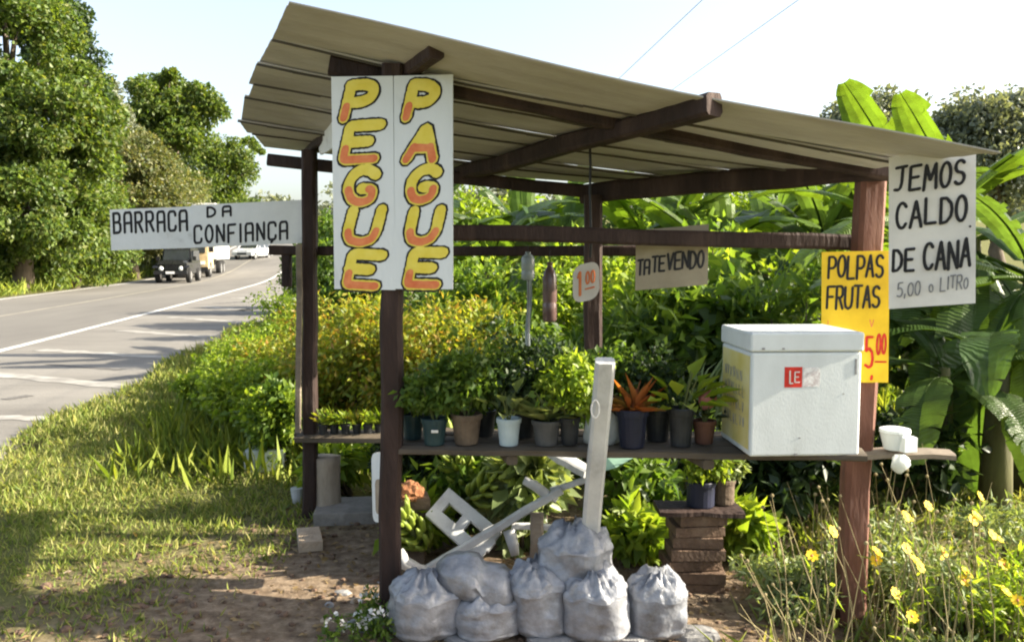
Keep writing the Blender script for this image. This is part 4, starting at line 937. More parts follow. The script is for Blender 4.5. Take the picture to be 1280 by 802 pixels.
# ------------------------------------------------------------------ overturned plastic chair
ch = empty('plastic_chair', G(600, 720), 'broken white plastic chair lying overturned behind the bags', 'chair')
pn = Panel(P(561, 609, 4.62), P(627, 664, 4.42), P(534, 640, 4.50)); pn.H *= 1.0
def bars(pn, x0, x1, y0, y1, th=.022): 
    mb = MB(); vs_ = [pn.at(x*pn.W, y*pn.H, z) for z in (0, -th) for x, y in ((x0, y0), (x1, y0), (x1, y1), (x0, y1))]
    mb.add(vs_, [(0, 1, 2, 3), (7, 6, 5, 4), (0, 4, 5, 1), (1, 5, 6, 2), (2, 6, 7, 3), (3, 7, 4, 0)]); return mb
for x0, x1, y0, y1 in ((0, 1, 0, .34), (0, 1.0, .70, 1.08), (0, .15, .342, .698), (.42, .56, .342, .698), (.83, 1.02, .342, .698)):
    bars(pn, x0, x1, y0, y1).build('seat_slat', M['plastic_white'], ch)
MB().beam(P(528, 714, 4.36), P(702, 612, 4.36), .045, .04, 7, .002).build('leg', M['plastic_white'], ch)
MB().tube([P(497, 690, 4.3), P(506, 703, 4.3), P(524, 712, 4.33), P(540, 713, 4.36)], [.035, .034, .03, .022], 8).build('armrest', M['plastic_white'], ch, True)
MB().tube([P(655, 600, 4.38), P(668, 606, 4.38), P(682, 617, 4.37), P(696, 624, 4.37)], [.02, .026, .026, .018], 8).build('leg', M['plastic_white'], ch, True)
MB().beam(P(640, 657, 4.4), P(700, 660, 4.42), .03, .03, 3, .002).build('stretcher', M['plastic_white'], ch)
MB().tube([P(636, 662, 4.4), P(641, 680, 4.38), P(644, 694, 4.36)], [.035, .03, .022], 7).build('leg', M['plastic_white'], ch, True)
tagit(MB().beam(P(671, 715, 4.28), P(671, 640, 4.3), .066, .02, 4, .002, (0, 1, 0)).build('wooden_slat', M['wood_pale']), 'short pale upright slat standing in front of the overturned chair', 'slat')
bb = empty('bent_board', P(720, 600, 4.3), 'bent white plastic board slanting under the shelf by the pole', 'board')
MB().beam(P(692, 566, 4.5), P(738, 592, 4.3), .09, .045, 4, .002).build('strip', M['plastic_white'], bb)
MB().beam(P(690, 612, 4.4), P(742, 596, 4.3), .04, .03, 4, .002).build('strip', M['plastic_white'], bb)
mb = MB(); vs_ = [P(755, 567, 4.5), P(800, 567, 4.4), P(770, 584, 4.25), P(750, 590, 4.28)]; vs_ += [v+Vector((0, .004, -.002)) for v in vs_]
mb.add(vs_, [(0, 1, 2, 3), (7, 6, 5, 4), (0, 4, 5, 1), (1, 5, 6, 2), (2, 6, 7, 3), (3, 7, 4, 0)]); tagit(mb.build('plastic_sheet', M['green_sheet']), 'pale green plastic sheet hanging under the shelf behind the pole', 'sheet')
# coconut husk
q = P(512, 616, 4.6); bm = bmesh.new(); bmesh.ops.create_icosphere(bm, subdivisions=3, radius=.075)
for v in bm.verts: v.co *= 1+.09*math.sin(23*v.co.x*9)+random.uniform(-.07, .07); v.co.z *= .85
bm.transform(Matrix.Translation(q)); me = bpy.data.meshes.new('coconut_husk'); bm.to_mesh(me); bm.free()
tagit(link('coconut_husk', me, M['coir'], None), 'hairy orange-brown coconut husk beside the front post', 'coconut')
sup = empty('support_block', (q.x, q.y, 0), 'dark block pillar under the coconut husk', 'block pile'); 
for i in range(3): MB().box((q.x-.02+.01*i, q.y+.02, .06+.118*i), (.2, .16, .115), Matrix.Rotation(.1*i, 3, 'Z')).build('block', M['clay'], sup)
M['fruit'] = surf('green_banana', [(.3, (.10, .15, .02)), (.6, (.22, .27, .035)), (.85, (.36, .36, .06))], 12, .45)
fm = MB(); fm.tube([(0, 0, 0), (.03, 0, .012), (.07, 0, .04), (.10, 0, .08), (.112, 0, .115)], [.006, .015, .018, .015, .005], 7); fo = fm.build('finger', M['fruit'], None, True); fme = fo.data; bpy.data.objects.remove(fo)
def bunch(px, py, d, lb, tilt, tiers=4, per=8, sc=1.0):
    c = P(px, py, d); zt = float(gz(c.x, d)); t = empty('banana_bunch', c, lb, 'bananas', 'banana bunches under the shelf'); rt = Matrix.Rotation(tilt, 4, 'Y')@Matrix.Rotation(.35, 4, 'X')
    st_ = MB(); st_.tube([c+rt@Vector((0, 0, -.12*sc)), c+rt@Vector((0, 0, .26*sc))], [.014, .02], 7); st_.build('stalk', M['stem'], t, True)
    for i in range(tiers):
        for j in range(per):
            o = bpy.data.objects.new('finger', fme); COL.objects.link(o); o.parent = t; a_ = j*2*math.pi/per+i*.5+random.uniform(-.15, .15)
            o.matrix_local = rt@Matrix.Translation((0, 0, (-.08+.075*i)*sc))@Matrix.Rotation(a_, 4, 'Z')@Matrix.Rotation(random.uniform(-.25, .2), 4, 'Y')@Matrix.Scale(sc*random.uniform(.85, 1.1), 4)
bunch(603, 612, 4.72, 'bunch of green bananas behind the overturned chair seat', .9)
bunch(522, 672, 4.5, 'bunch of green bananas leaning by the front post', -.6, 4, 8, .9)
bunch(640, 632, 4.85, 'bunch of green bananas under the middle of the shelf', .3)
bunch(575, 585, 4.95, 'bunch of green bananas hanging high behind the shelf edge', -.3)
# concrete step and loose brick on the soil
q = G(430, 652); mb = MB().box((q.x+.02, q.y+.12, .03), (.42, .36, .09), Matrix.Rotation(.1, 3, 'Z')); tagit(mb.build('concrete_step', M['concrete']), 'low grey concrete step between the rear post and the rounded board', 'step')
q = G(387, 680); tagit(MB().box((q.x, q.y, .03), (.13, .27, .06), Matrix.Rotation(.28, 3, 'Z')).build('loose_brick', M['brick_pale']), 'pale flat brick lying on bare soil beside the rear post', 'brick')
q = G(381, 628); tagit(MB().lathe((q.x-.05, q.y, 0), [(.03, 0), (.033, .02), (.042, .09), (.044, .1)], 14).build('small_cup', M['plastic_white'], None), 'small white cup standing at the foot of the rear post', 'cup')
# litter by the front post: pale stones and crumpled plastic
for i, (px, py, r) in enumerate(((428, 742, .035), (445, 751, .028), (412, 756, .024), (462, 765, .03), (440, 778, .026), (466, 786, .03), (425, 790, .022), (405, 775, .02), (452, 792, .025), (474, 748, .022))):
    q = G(px, py); mb = MB(); mb.lathe((q.x, q.y, -.004), [(r*.7, 0), (r, .3*r), (r*.8, .75*r), (r*.3, .95*r)], 7, Matrix.Rotation(i*1.1, 3, 'Z')@Matrix.Rotation(.25*math.sin(i*2), 3, 'X')@Matrix.Diagonal((1.4, .9, .7)))
    tagit(mb.build('pale_stone', M['brick_pale'] if i % 2 else M['stone']), 'pale broken stone on the soil at the foot of the front post', 'stone', 'pale stones by the front post')

# ------------------------------------------------------------------ potted plants
def foliage_at(base, kind, mat, s, parent):
    """plant of the given kind growing at base, s = height in metres"""
    b = np.array(base)
    if kind == 'bush':
        foliage('foliage', [(b[0], b[1], b[2]+s*.55, s*.42, s*.4, s*.45), (b[0]+s*.2, b[1], b[2]+s*.4, s*.3, s*.3, s*.3), (b[0]-s*.2, b[1], b[2]+s*.45, s*.3, s*.3, s*.35)], int(1300), .038, .02, M[mat], parent, False, nclump=34, clump=.3, shell=.2)
    else:
        n = {'blade': 60, 'broad': 26, 'rosette': 34}[kind]; a = RNG.uniform(0, 6.28, n); el = RNG.uniform(.45, 1.45, n) if kind != 'broad' else RNG.uniform(.25, 1.2, n)
        ax = np.stack([np.cos(a)*np.cos(el), np.sin(a)*np.cos(el), np.sin(el)], -1); nr = unit(np.array([0, 0, 1.])-ax*np.sin(el)[:, None]+.01)
        if kind == 'broad': pos = b+ax*s*RNG.uniform(.15, .65, (n, 1)); L = s*RNG.uniform(.3, .5, n); W = L*.6
        else: pos = b+RNG.normal(size=(n, 3))*np.array([.012, .012, 0]); L = s*RNG.uniform(.6, 1.1, n); W = L*(.05 if kind == 'blade' else .14)
        V0, F0 = leaf_arrays(pos, ax, nr, L, W, .15, .28); link('foliage', np_mesh('foliage', V0, F0), M[mat], parent)
    mb = MB()
    for i in range(4): mb.tube([Vector(base)-Vector((0, 0, .02)), Vector(base)+Vector((random.uniform(-.3, .3)*s, random.uniform(-.3, .3)*s, s*.6))], [.005, .002], 5)
    mb.build('stem', M['stem'], parent)
def pot(px, d, zb, w, h, mat, label, kind=None, leaf=None, s=.2, group='potted plants on the shelf', taper=.78, cat='potted plant', name='potted_plant', y=None):
    q = P(px, 540, d); t = empty(name, (q.x, d, zb), label, cat, group); r = w/2
    MB().lathe((q.x, d, zb), [(r*taper*.96, 0), (r*taper, .006), (r*.96, h*.82), (r*1.05, h*.83), (r*1.07, h*.97), (r*1.03, h), (r*.93, h), (r*.9, h*.9)], 20).build('pot', M[mat], t)
    MB().lathe((q.x, d, zb+h*.84), [(r*.86, 0), (r*.6, h*.05), (.005, h*.07)], 14).build('soil', M['soil'], t)
    if kind: foliage_at((q.x, d, zb+h*.9), kind, leaf, s, t)
    return t
def on_shelf(px, off=.0):
    q = P(px, 555, 3.9); return YS(q.x)+off, ZS(q.x)+.003
SH = [(516, .10, .10, .115, 'teal_plastic', 'dark teal pot with bushy green plant next to the front post', 'bush', 'lf_mid', .22),
      (543, -.01, .115, .12, 'teal_plastic', 'teal pot with pale label between two dark pots', 'bush', 'lf_mid', .26),
      (583, .02, .135, .135, 'clay', 'brown earthen pot with bushy green plant', 'bush', 'lf_mid', .3),
      (636, .0, .105, .12, 'bucket', 'pale blue-grey bucket planter with broad pale leaves', 'broad', 'lf_pale', .22),
      (683, .02, .125, .11, 'grey_plastic', 'grey pot with curling pale green leaves', 'rosette', 'lf_pale', .2),
      (712, .03, .09, .12, 'dark_plastic', 'narrow black pot with upright bright green sprigs beside the white pole', 'bush', 'lf_bright', .3),
      (790, .0, .135, .165, 'blue_plastic', 'large navy pot with orange bromeliad leaves right of the white pole', 'rosette', 'lf_orange', .19),
      (851, .04, .11, .165, 'dark_plastic', 'tall black pot with leafy green shrub near the cooler', 'broad', 'lf_bright', .28),
      (822, .14, .12, .14, 'dark_plastic', 'black pot with dark purple-green leaves behind the navy pot', 'bush', 'lf_dark', .28),
      (655, .17, .12, .12, 'dark_plastic', 'black pot with tall dark shrub behind the pale bucket', 'bush', 'lf_dark', .34),
      (605, .19, .11, .12, 'dark_plastic', 'black pot with tall green shrub behind the brown pot', 'bush', 'lf_mid', .38),
      (765, .2, .12, .13, 'grey_plastic', 'grey pot with bushy green plant behind the white pole', 'bush', 'lf_mid', .32)]
for px, off, w, h, mt, lb, kd, lf, s in SH:
    yy, zz = on_shelf(px, off); pot(px, yy, zz, w, h, mt, lb, kd, lf, s)
yy, zz = on_shelf(543, -.01); q = P(545, 540, yy); MB().box((q.x, yy-.062, zz+.07), (.03, .006, .012)).build('pot_label', M['paper'], [o for o in bpy.data.objects if o.get('label', '').startswith('teal pot with pale')][0])
# pink-red heliconia bract behind the cooler edge
yy, zz = on_shelf(878, .1); t = pot(880, yy, zz, .10, .10, 'terracotta', 'small terracotta pot with pink cone flower beside the cooler', 'broad', 'lf_dark', .16)
q = P(878, 497, yy); mb = MB(); mb.lathe((q.x, q.y, q.z-.05), [(.008, 0), (.03, .02), (.045, .045), (.035, .07), (.012, .09)], 10, Matrix.Rotation(.5, 3, 'Y')); mb.build('flower', M['pink'], t)
# small nursery pots along the rear shelf
for i, px in enumerate((404, 418, 432, 446, 460, 474)):
    q = P(px, 535, 5.34); zz = bs0.z+.022
    pot(px, 5.36+.02*(i % 2), zz, .06, .065, 'dark_plastic', 'small black nursery pot with seedling in the row on the rear shelf', 'blade' if i % 2 else 'broad', 'lf_bright' if i % 3 else 'lf_yellow', .12, 'nursery pots on the rear shelf', name='nursery_pot', cat='nursery pot')
# on the block pile and on the ground
pot(877, 4.33, ZP, .145, .13, 'blue_plastic', 'navy square pot standing on top of the block pile', 'bush', 'lf_bright', .26, 'potted plants under the shelf', .95)
pot(905, 4.38, ZP, .12, .125, 'clay', 'brown pot on the block pile beside the navy pot', 'bush', 'lf_pale', .22, 'potted plants under the shelf', .95)
yy, zz = on_shelf(757, .06); t = empty('plastic_bag', (P(757, 540, yy).x, yy, zz), 'white and pale green plastic bag on the shelf behind the pole', 'bag')
q = P(752, 540, yy); mb = MB(); n = 16; vs_ = []; fs = []
for i, (r, z) in enumerate(((.07, 0), (.082, .03), (.075, .08), (.06, .12), (.035, .145), (.045, .17))):
    for j in range(n):
        a = 2*math.pi*j/n; rr = r*(1+.12*math.sin(3*a+i)+.1*math.sin(5*a-i)); vs_.append((q.x+rr*math.cos(a), yy+rr*.6*math.sin(a), zz+z))
for i in range(5):
    for j in range(n): fs.append((i*n+j, i*n+(j+1) % n, i*n+n+(j+1) % n, i*n+n+j))
fs.append(tuple(range(n-1, -1, -1))); mb.add(vs_, fs); mb.build('sack', M['bag_thin'], t, True)
# pale planter box in the grass
q = G(329, 590); t = empty('planter_box', (q.x, q.y, 0), 'white foam trough planter with green plant in the grass left of the stall', 'planter')
MB().box((q.x, q.y+.08, .085), (.29, .2, .17), Matrix.Rotation(.12, 3, 'Z')).build('trough', M['foam'], t)
foliage('foliage', [(q.x+.02, q.y+.08, .36, .22, .18, .2), (q.x+.12, q.y+.1, .5, .18, .16, .2)], 900, .075, .04, M['lf_mid'], t, False, nclump=40, clump=.3, shell=.2)
# hanging bottles and label strips
def hang_bottle(px, py0, py1, d, w, mat, label):
    a = P(px, py0, d); b = P(px, py1, d); h = a.z-b.z; t = empty('hanging_bottle', b, label, 'bottle', 'bottles hung from the rail'); r = w/2
    MB().lathe(b, [(r*.7, 0), (r, .01), (r, h*.28), (r*.93, h*.30), (r, h*.33), (r, h*.7), (r*.8, h*.78), (r*.4, h*.86), (r*.34, h*.9), (r*.42, h*.905), (r*.42, h*.93)], 16).build('body', M[mat], t, True)
    MB().tube([a-Vector((0, 0, h*.08)), P(px, 306, d)], .002, 4).build('string', M['metal_dark'], t)
hang_bottle(660, 312, 350, 4.55, .07, 'bottle', 'upside-down clear plastic bottle tied under the rail')
hang_bottle(687, 322, 402, 4.6, .075, 'bottle_brown', 'long brown bottle hanging beside the clear bottle')
tagit(MB().beam(P(662, 350, 4.62), P(659, 432, 4.62), .026, .012, 4, .002, (0, 1, 0)).build('grey_strip', M['bottle'],), 'thin grey strip hanging below the clear bottle', 'strip')
t = empty('plant_label', P(659, 497, 4.5), 'white plastic plant label hanging among dark shelf plants', 'label')
pn = Panel(P(650, 453, 4.45), P(669, 452, 4.45), P(652, 497, 4.45)); pn.board(.004, 0, 6, 6, .002, .01).build('card', M['plastic_white'], t)
MB().tube([P(660, 455, 4.45), P(661, 400, 4.5), P(660, 315, 4.55)], .0018, 4).build('string', M['metal_dark'], t)

# ------------------------------------------------------------------ shrubs and beds behind the stall
GY = 'croton hedge behind the stall'
for px, d, rx, h in ((330, 8.4, .5, .92), (395, 7.6, .6, 1.22), (445, 7.2, .6, 1.25), (500, 7.4, .6, 1.3), (545, 7.0, .55, 1.28), (585, 7.6, .6, 1.25), (425, 8.6, .7, 1.3)):
    shrub({330: 'low croton at the road end of the yellow hedge', 395: 'yellow croton directly behind the dark rear post', 445: 'yellow croton between the rear post and front post', 500: 'bright yellow croton right behind the front left post', 545: 'yellow-orange croton beside the front post under the painted sign', 585: 'greenish croton at the shelf end of the yellow hedge', 425: 'tallest croton at the back of the yellow hedge'}[px], px, 500, d, rx, h, 'lf_yellow', 6000, .058, .026, GY, nclump=160, clump=.22, shell=.35)
GG = 'green bushes at the left of the stall'
for px, d, rx, h in ((285, 8.3, .42, .62), (320, 7.5, .42, .75), (300, 9.8, .5, .8), (350, 6.6, .3, .62), (345, 10.5, .6, 1.05), (365, 12.5, .6, 1.2), (258, 9.0, .35, .5)):
    shrub({285: 'low bright bush nearest the road beside the tall grass', 320: 'bright bush above the white trough planter', 300: 'bright green bush between the road and the croton hedge', 350: 'small bright bush touching the dark rear post', 345: 'taller bright bush on the road side of the croton hedge', 365: 'tallest bright bush farthest along the road verge', 258: 'lowest bright bush at the edge of the lawn'}[px], px, 500, d, rx, h, 'lf_bright', 4500, .05, .03, GG, nclump=120, clump=.24, shell=.35)
for px, d, h in ((402, 19, 2.0), (380, 26, 1.7), (420, 24, 2.6), (440, 17, 2.1)):
    shrub('tall dark roadside bush far beyond the croton hedge', px, 300, d, .9, h, 'lf_mid', 3500, .12, .07, 'roadside bushes beyond the hedge', nclump=90, clump=.25, shell=.4)
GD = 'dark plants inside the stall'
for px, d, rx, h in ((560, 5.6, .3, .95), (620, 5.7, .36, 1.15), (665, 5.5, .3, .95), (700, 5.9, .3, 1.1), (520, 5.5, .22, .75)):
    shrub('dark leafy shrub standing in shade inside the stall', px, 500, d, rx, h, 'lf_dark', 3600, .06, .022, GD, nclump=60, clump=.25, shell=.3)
GM = 'green bushes behind the shelf'
for px, d, rx, h, mt, L_, W_, n_, nc, lb in (
    (610, 8.2, .8, 1.75, 'lf_mid', .09, .045, 5200, 90, 'tall mid-green bush behind the hanging bottles'),
    (680, 8.6, .8, 1.75, 'lf_bright', .06, .034, 6500, 110, 'fine-leaved bright bush behind the brown hanging bottle'),
    (770, 7.2, .6, 1.5, 'lf_mid', .15, .035, 2600, 60, 'narrow-leaved green bush behind the orange bromeliad'),
    (830, 7.4, .65, 1.65, 'lf_bright', .07, .05, 4200, 70, 'bright bush below the beige cardboard sign'),
    (890, 7.0, .6, 1.6, 'lf_mid', .13, .085, 2200, 55, 'broad-leaved green bush behind the cooler lid'),
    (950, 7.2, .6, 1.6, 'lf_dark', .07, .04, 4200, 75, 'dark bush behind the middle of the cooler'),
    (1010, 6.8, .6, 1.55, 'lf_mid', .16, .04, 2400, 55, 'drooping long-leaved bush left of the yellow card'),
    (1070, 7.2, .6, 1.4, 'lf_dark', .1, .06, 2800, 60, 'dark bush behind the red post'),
    (740, 8.8, .8, 1.8, 'lf_bright', .08, .045, 5200, 80, 'bright bush behind the rounded price tag'),
    (860, 9.0, .9, 2.0, 'lf_mid', .12, .075, 3600, 70, 'large bush rising above the beige cardboard sign'),
    (1000, 9.2, .9, 2.0, 'lf_bright', .14, .09, 3000, 60, 'large broad-leaved bright bush between the cardboard and yellow card'),
    (560, 9.4, .9, 1.8, 'lf_mid', .07, .04, 6000, 100, 'tall bush at the end of the croton hedge')):
    shrub(lb, px, 500, d, rx*1.1, h*1.05, mt, int(n_*.72), L_*1.05, W_, GM, nclump=int(nc*.7), clump=.2, shell=.15)
for px, d, s_ in ((735, 6.4, 1.15), (805, 6.2, 1.1), (870, 6.3, 1.2), (960, 6.2, 1.0), (920, 8.0, 1.7)):
    x_ = px2w(px, d); t = empty('grassy_clump', (x_, d, 0), 'clump of long arching cane-like leaves behind the shelf plants', 'grass clump', 'arching cane clumps behind the shelf')
    n = 70; a_ = RNG.uniform(0, 6.28, n); V_ = []; F_ = []
    for i in range(n):
        L_ = s_*RNG.uniform(.6, 1.15); dr = np.array([math.cos(a_[i]), math.sin(a_[i]), 0]); sp = RNG.uniform(.25, .75); b0 = np.array([x_, d, 0])+RNG.normal(size=3)*np.array([.08, .08, 0]); sd_ = np.array([-dr[1], dr[0], 0]); k0 = len(V_)
        for j in range(6):
            q_ = j/5; c_ = b0+dr*sp*L_*q_**1.6+np.array([0, 0, L_*(q_*1.25-.55*q_**2.2)]); w_ = .016*(1-q_)**.6+.001
            V_ += [c_-sd_*w_, c_+sd_*w_]
        F_ += [(k0+2*j, k0+2*j+1, k0+2*j+3, k0+2*j+2) for j in range(5)]
    link('blades', np_mesh('blades', np.array(V_), np.array(F_)), M[('lf_pale', 'lf_mid', 'lf_bright')[int(px) % 3]], t)
GU = 'low plants under the shelf'
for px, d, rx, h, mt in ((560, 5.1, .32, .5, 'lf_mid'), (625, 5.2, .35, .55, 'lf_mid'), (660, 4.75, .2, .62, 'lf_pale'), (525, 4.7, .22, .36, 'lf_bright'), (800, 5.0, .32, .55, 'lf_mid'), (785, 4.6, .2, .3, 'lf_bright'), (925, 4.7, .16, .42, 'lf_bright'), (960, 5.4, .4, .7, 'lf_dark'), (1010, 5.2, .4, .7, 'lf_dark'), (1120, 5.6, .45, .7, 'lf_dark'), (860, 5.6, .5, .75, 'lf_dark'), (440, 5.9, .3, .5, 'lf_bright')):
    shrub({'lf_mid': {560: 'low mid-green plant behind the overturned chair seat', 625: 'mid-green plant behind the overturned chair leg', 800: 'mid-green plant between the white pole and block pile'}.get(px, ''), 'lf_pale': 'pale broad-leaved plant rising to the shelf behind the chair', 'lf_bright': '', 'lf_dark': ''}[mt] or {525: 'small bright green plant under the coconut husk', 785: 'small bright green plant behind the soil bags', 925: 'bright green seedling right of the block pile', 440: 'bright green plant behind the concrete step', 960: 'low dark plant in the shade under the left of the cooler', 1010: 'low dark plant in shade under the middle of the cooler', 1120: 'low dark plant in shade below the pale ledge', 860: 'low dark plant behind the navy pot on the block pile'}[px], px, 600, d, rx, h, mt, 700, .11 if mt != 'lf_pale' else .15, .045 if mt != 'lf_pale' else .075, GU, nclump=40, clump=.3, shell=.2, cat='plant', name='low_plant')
# ------------------------------------------------------------------ banana plants
def banana_leaf_mesh(seed, L=1.9, W=.5, arch=.8, dark=False):
    """torn banana blade along +X arching down, midrib at z=0"""
    rnd = random.Random(seed); vs_ = []; fs = []; n = 22
    def spine(t):
        a = arch*t; return Vector((L*(math.sin(a)/arch), 0, L*((1-math.cos(a))/arch)*-1))
    tears = [set(), set()]
    for sgn in (0, 1):
        for i in range(n):
            if rnd.random() < .34: tears[sgn].add(i)
    stalk = .12
    for sgn in (0, 1):
        s = -1 if sgn == 0 else 1; dro = rnd.uniform(.1, .35); sh = 0
        prev = None
        for i in range(n):
            t0 = stalk+(1-stalk)*i/n; t1 = stalk+(1-stalk)*(i+1)/n
            if i in tears[sgn]: dro = rnd.uniform(.05, .7); prev = None
            def wd(t):
                q = (t-stalk)/(1-stalk); return W/2*max(.02, (math.sin(math.pi*min(1, q*.93+.05))**.55))
            row = []
            for t in (t0, t1):
                c = spine(t); w = wd(t)*(.93+.1*rnd.random()); fwd = w*.28
                row.append([c+Vector((fwd*k*k, s*w*k*math.cos(dro*k), .10*w*math.sin(k*math.pi)-w*k*math.sin(dro*k*.9))) for k in (0, .35, .7, 1)])
            if prev is not None: row[0] = prev
            prev = row[1]
            b = len(vs_); vs_ += row[0]+row[1]
            for k in range(3): fs.append((b+k, b+k+1, b+4+k+1, b+4+k) if s > 0 else (b+k, b+4+k, b+4+k+1, b+k+1))
    nb = len(vs_); m = 6
    for i in range(11):
        t = i/10; c = spine(t); r = .022*(1-.85*t)
        for j in range(m): vs_.append(c+Vector((0, r*math.cos(j*1.047), r*math.sin(j*1.047)-.004)))
    for i in range(10):
        for j in range(m): fs.append((nb+i*m+j, nb+i*m+(j+1) % m, nb+i*m+m+(j+1) % m, nb+i*m+m+j))
    me = bpy.data.meshes.new('leaf'); me.from_pydata([tuple(v) for v in vs_], [], fs); me.update()
    import bmesh
    bm = bmesh.new(); bm.from_mesh(me); bmesh.ops.remove_doubles(bm, verts=bm.verts, dist=.0015); bm.to_mesh(me); bm.free()
    me.materials.append(M['lf_banana_dark'] if dark else M['lf_banana']); return me
BLM = [banana_leaf_mesh(i, arch=a) for i, a in enumerate((.5, .8, 1.1, 1.4, .3))]
BLD = [banana_leaf_mesh(20+i, arch=a, dark=True) for i, a in enumerate((1.0, 1.4, 1.8, .7))]
def banana(px, d, h, label, leaves, r=.09, group='banana plants behind the stall', lean=0.):
    x = px2w(px, d); zb = float(gz(x, d)); t = empty('banana_plant', (x, d, zb), label, 'banana plant', group)
    top = Vector((x+lean, d, zb+h))
    MB().tube([Vector((x, d, zb-.1)), Vector((x+lean*.3, d, zb+h*.4)), Vector((x+lean*.7, d, zb+h*.75)), top], [r*1.2, r, r*.8, r*.45], 12).build('stem', M['banana_stem'], t, True)
    for az, el, sc, roll, dk in leaves:
        me = BLM[0] if roll in (60, 45) else random.choice(BLD if dk else BLM); o = bpy.data.objects.new('leaf', me); COL.objects.link(o); o.parent = t
        o.location = top-Vector((x, d, zb))-Vector((0, 0, .12*random.random()))
        o.rotation_euler = (Matrix.Rotation(R(az), 4, 'Z')@Matrix.Rotation(R(-el), 4, 'Y')@Matrix.Rotation(R(roll), 4, 'X')).to_euler(); o.scale = (sc, sc*(1.3 if roll in (60, 45) else 1.05), sc)
    return t
def auto_leaves(n, dark=.3, sc=(.8, 1.1), el=(20, 75)):
    a0 = random.uniform(0, 360); return [(a0+i*137.5, random.uniform(*el), random.uniform(*sc), random.uniform(-25, 25), random.random() < dark) for i in range(n)]
# tall plants at the right
banana(1215, 6.6, 1.75, 'tall banana plant with upright bright leaf above the roof corner', [(150, 74, .70, 60, 0), (110, 78, .62, 45, 0), (15, 25, .8, 0, 0), (-20, 10, .85, 5, 0), (190, -25, .7, 0, 1), (215, -35, .8, 10, 1), (330, -20, .9, -10, 1), (280, -30, .8, 10, 1), (250, -10, .9, -15, 1), (40, -40, .8, 0, 1)], .10)
banana(1150, 7.4, 1.9, 'banana plant with broad glowing leaf beside the roof corner', [(160, 68, .72, 60, 0), (160, 62, .6, 40, 0), (60, 50, .8, 0, 0), (200, 20, .8, 0, 0), (240, -10, .9, 0, 1), (300, -20, .9, 10, 1), (270, -40, .7, 10, 1)], .10)
banana(1290, 6.0, 1.5, 'banana plant with drooping dark leaves at the picture-right thicket', [(170, 30, .8, 0, 0), (185, 5, .9, 10, 0), (215, -20, .9, 0, 1), (160, -25, .9, 0, 1), (240, -25, .9, 10, 1), (90, 60, .7, 0, 1), (200, 65, .55, 0, 1)], .11)
bpy.data.objects[-1] if False else None
banana(1185, 5.7, .9, 'young dark banana plant behind the pale ledge', [(190, 35, .55, 0, 1), (230, 20, .6, 10, 1), (280, 15, .55, 0, 1), (330, 40, .6, 0, 1), (90, 60, .6, 0, 1), (20, 40, .6, 0, 1)], .07)
banana(1255, 5.5, 1.0, 'thick-stemmed banana sucker in the shade of the right thicket', [(170, 50, .55, 0, 1), (230, 45, .6, 10, 1), (300, 35, .55, 0, 1), (20, 50, .6, 0, 1)], .09)
for px, d, h in ((560, 13, 1.6), (610, 12, 1.5), (655, 13.5, 1.8), (700, 12.2, 1.6), (760, 13, 1.5), (820, 12, 1.5), (900, 11, 1.6), (960, 12, 1.7), (1030, 11, 1.7), (1090, 12, 1.9), (510, 14, 1.6), (1140, 10, 1.7)):
    banana(px, d, h, 'banana plant in the row behind the bushes seen under the roof', auto_leaves(8, .35), group='banana row behind the bushes')
# ------------------------------------------------------------------ yellow wildflowers at the right front
def daisy(c, r, parent, face):
    mb = MB(); q = face.to_track_quat('Z', 'Y').to_matrix(); n = 8
    for i in range(n):
        a = 2*math.pi*i/n+random.uniform(-.1, .1); u = q@Vector((math.cos(a), math.sin(a), .15)); s = q@Vector((-math.sin(a), math.cos(a), 0)); w = r*.32
        mb.add([c+u*r*.15, c+u*r*.6+s*w, c+u*r*1.0+s*w*.5, c+u*r*1.0-s*w*.5, c+u*r*.6-s*w], [(0, 1, 2, 3, 4)])
    f = mb.build('flower', M['petal'], parent); k = MB(); k.lathe(c, [(r*.22, 0), (r*.2, r*.12), (r*.08, r*.18)], 8, q); k.build('flower_centre', M['orange_paint'], f)
FLW = [(1095, 700, 3.9), (1180, 690, 4.1), (1205, 725, 3.7), (1255, 705, 3.8), (1140, 770, 3.5), (1225, 620, 4.2), (1132, 645, 3.75), (1150, 708, 3.6), (1133, 685, 3.65), (1119, 741, 3.5), (1216, 650, 3.8), (1041, 664, 3.5), (1015, 694, 3.62), (1272, 750, 3.6), (1240, 668, 4.0), (1160, 632, 4.0)]
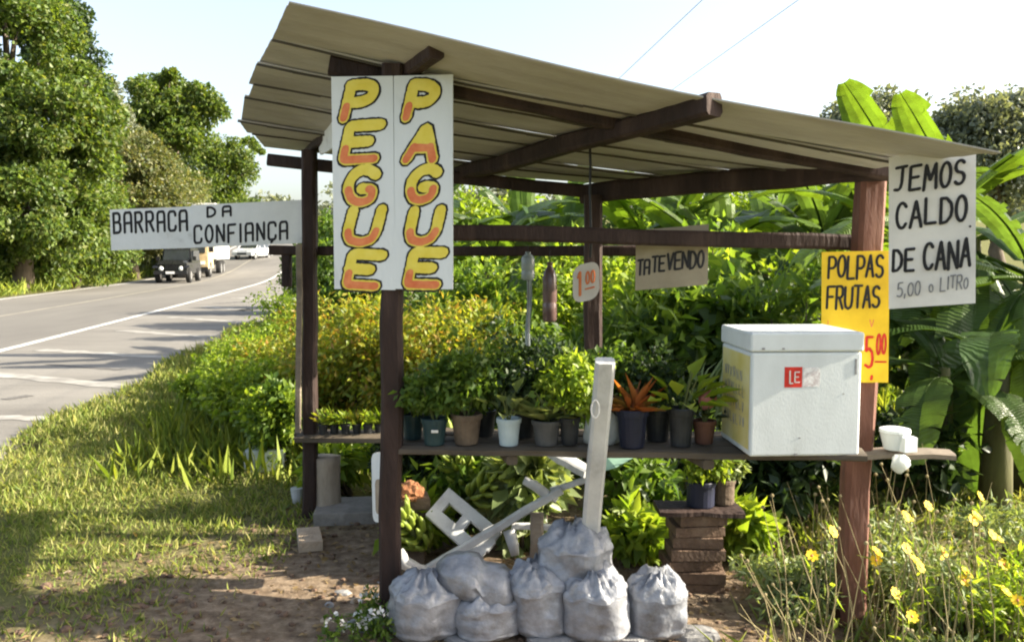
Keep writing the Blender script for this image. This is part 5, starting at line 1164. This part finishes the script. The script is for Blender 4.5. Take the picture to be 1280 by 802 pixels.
for px, py, d in FLW:
    c = P(px, py, d); bx = c.x+random.uniform(-.05, .18); by = d+random.uniform(-.02, .15); zb = float(gz(bx, by))
    t = empty('wildflower', (bx, by, zb), 'tall yellow daisy-like wildflower on a thin stem near the red post', 'wildflower', 'yellow wildflowers by the right front post')
    base = Vector((bx, by, zb-.02)); mid = base.lerp(c, .55)+Vector((.02, 0, .05))
    MB().tube([base, mid, c], [.004, .003, .0022], 5).build('stem', M['stem_dry'], t)
    n = 14; tt = RNG.random(n); p_ = np.array([tuple(base.lerp(mid, min(1, a*1.6)) if a < .6 else mid.lerp(c, (a-.6)/.4)) for a in tt])
    V0, F0 = leaf_arrays(p_, RNG.normal(size=(n, 3))+np.array([0, 0, .4]), RNG.normal(size=(n, 3))+np.array([0, 0, 1]), RNG.uniform(.04, .09, n), RNG.uniform(.008, .02, n)); link('foliage', np_mesh('foliage', V0, F0), M['lf_bright'], t)
    daisy(c, .027, t, Vector((random.uniform(-.4, .8), -.7, .6)).normalized())
    if random.random() < .5: daisy(c+Vector((random.uniform(-.05, .05), .03, random.uniform(-.05, .03))), .03, t, Vector((.5, -.4, .8)).normalized())
# dry seeding stems round them
mb = MB()
for i in range(110):
    px = random.uniform(985, 1290); d = random.uniform(3.25, 4.5); x = px2w(px, d); zb = float(gz(x, d)); h = random.uniform(.2, .75)
    p0 = Vector((x, d, zb-.02)); p1 = p0+Vector((random.uniform(-.25, .2), random.uniform(-.1, .1), h)); mb.tube([p0, p0.lerp(p1, .5)+Vector((.02, 0, .04)), p1], [.003, .0025, .0012], 4)
    if random.random() < .6: mb.lathe(p1, [(.003, -.004), (.009, 0), (.008, .008), (.002, .012)], 6)
tagit(mb.build('dry_weeds', M['stem_dry']), 'tangle of thin dry seeding stems among the wildflowers', 'weeds', kind='stuff')
GW = 'pale weeds by the right front post'
for px, d, rx, h in ((980, 4.1, .28, .25), (1020, 4.25, .25, .3), (1135, 4.2, .3, .4), (1190, 3.9, .3, .42), (1240, 3.8, .3, .4), (1090, 4.5, .3, .4), (1190, 3.5, .22, .22), (1260, 4.4, .35, .45)):
    shrub('feathery pale green weed clump in the sun round the red post', px, 700, d, rx, h, 'lf_pale' if px != 1240 else 'lf_bright', 1300, .05, .014, GW, cat='weed', name='weed_clump', nclump=50, clump=.3, shell=.1)
GWL = 'white-flowered weeds at the front post'
for px, py in ((455, 792), (478, 800), (425, 806), (470, 770)):
    q = G(px, py); t = empty('small_weed', (q.x, q.y, 0), 'small weed with tiny white blossoms at the foot of the front post', 'weed', GWL)
    foliage('foliage', [(q.x, q.y, .06, .08, .06, .07)], 160, .035, .014, M['lf_mid'], t, False, nclump=16, clump=.3, shell=.1)
    foliage('blossom', [(q.x, q.y, .09, .08, .06, .06)], 26, .022, .02, M['paper'], t, False, nclump=9, clump=.2, shell=.3)
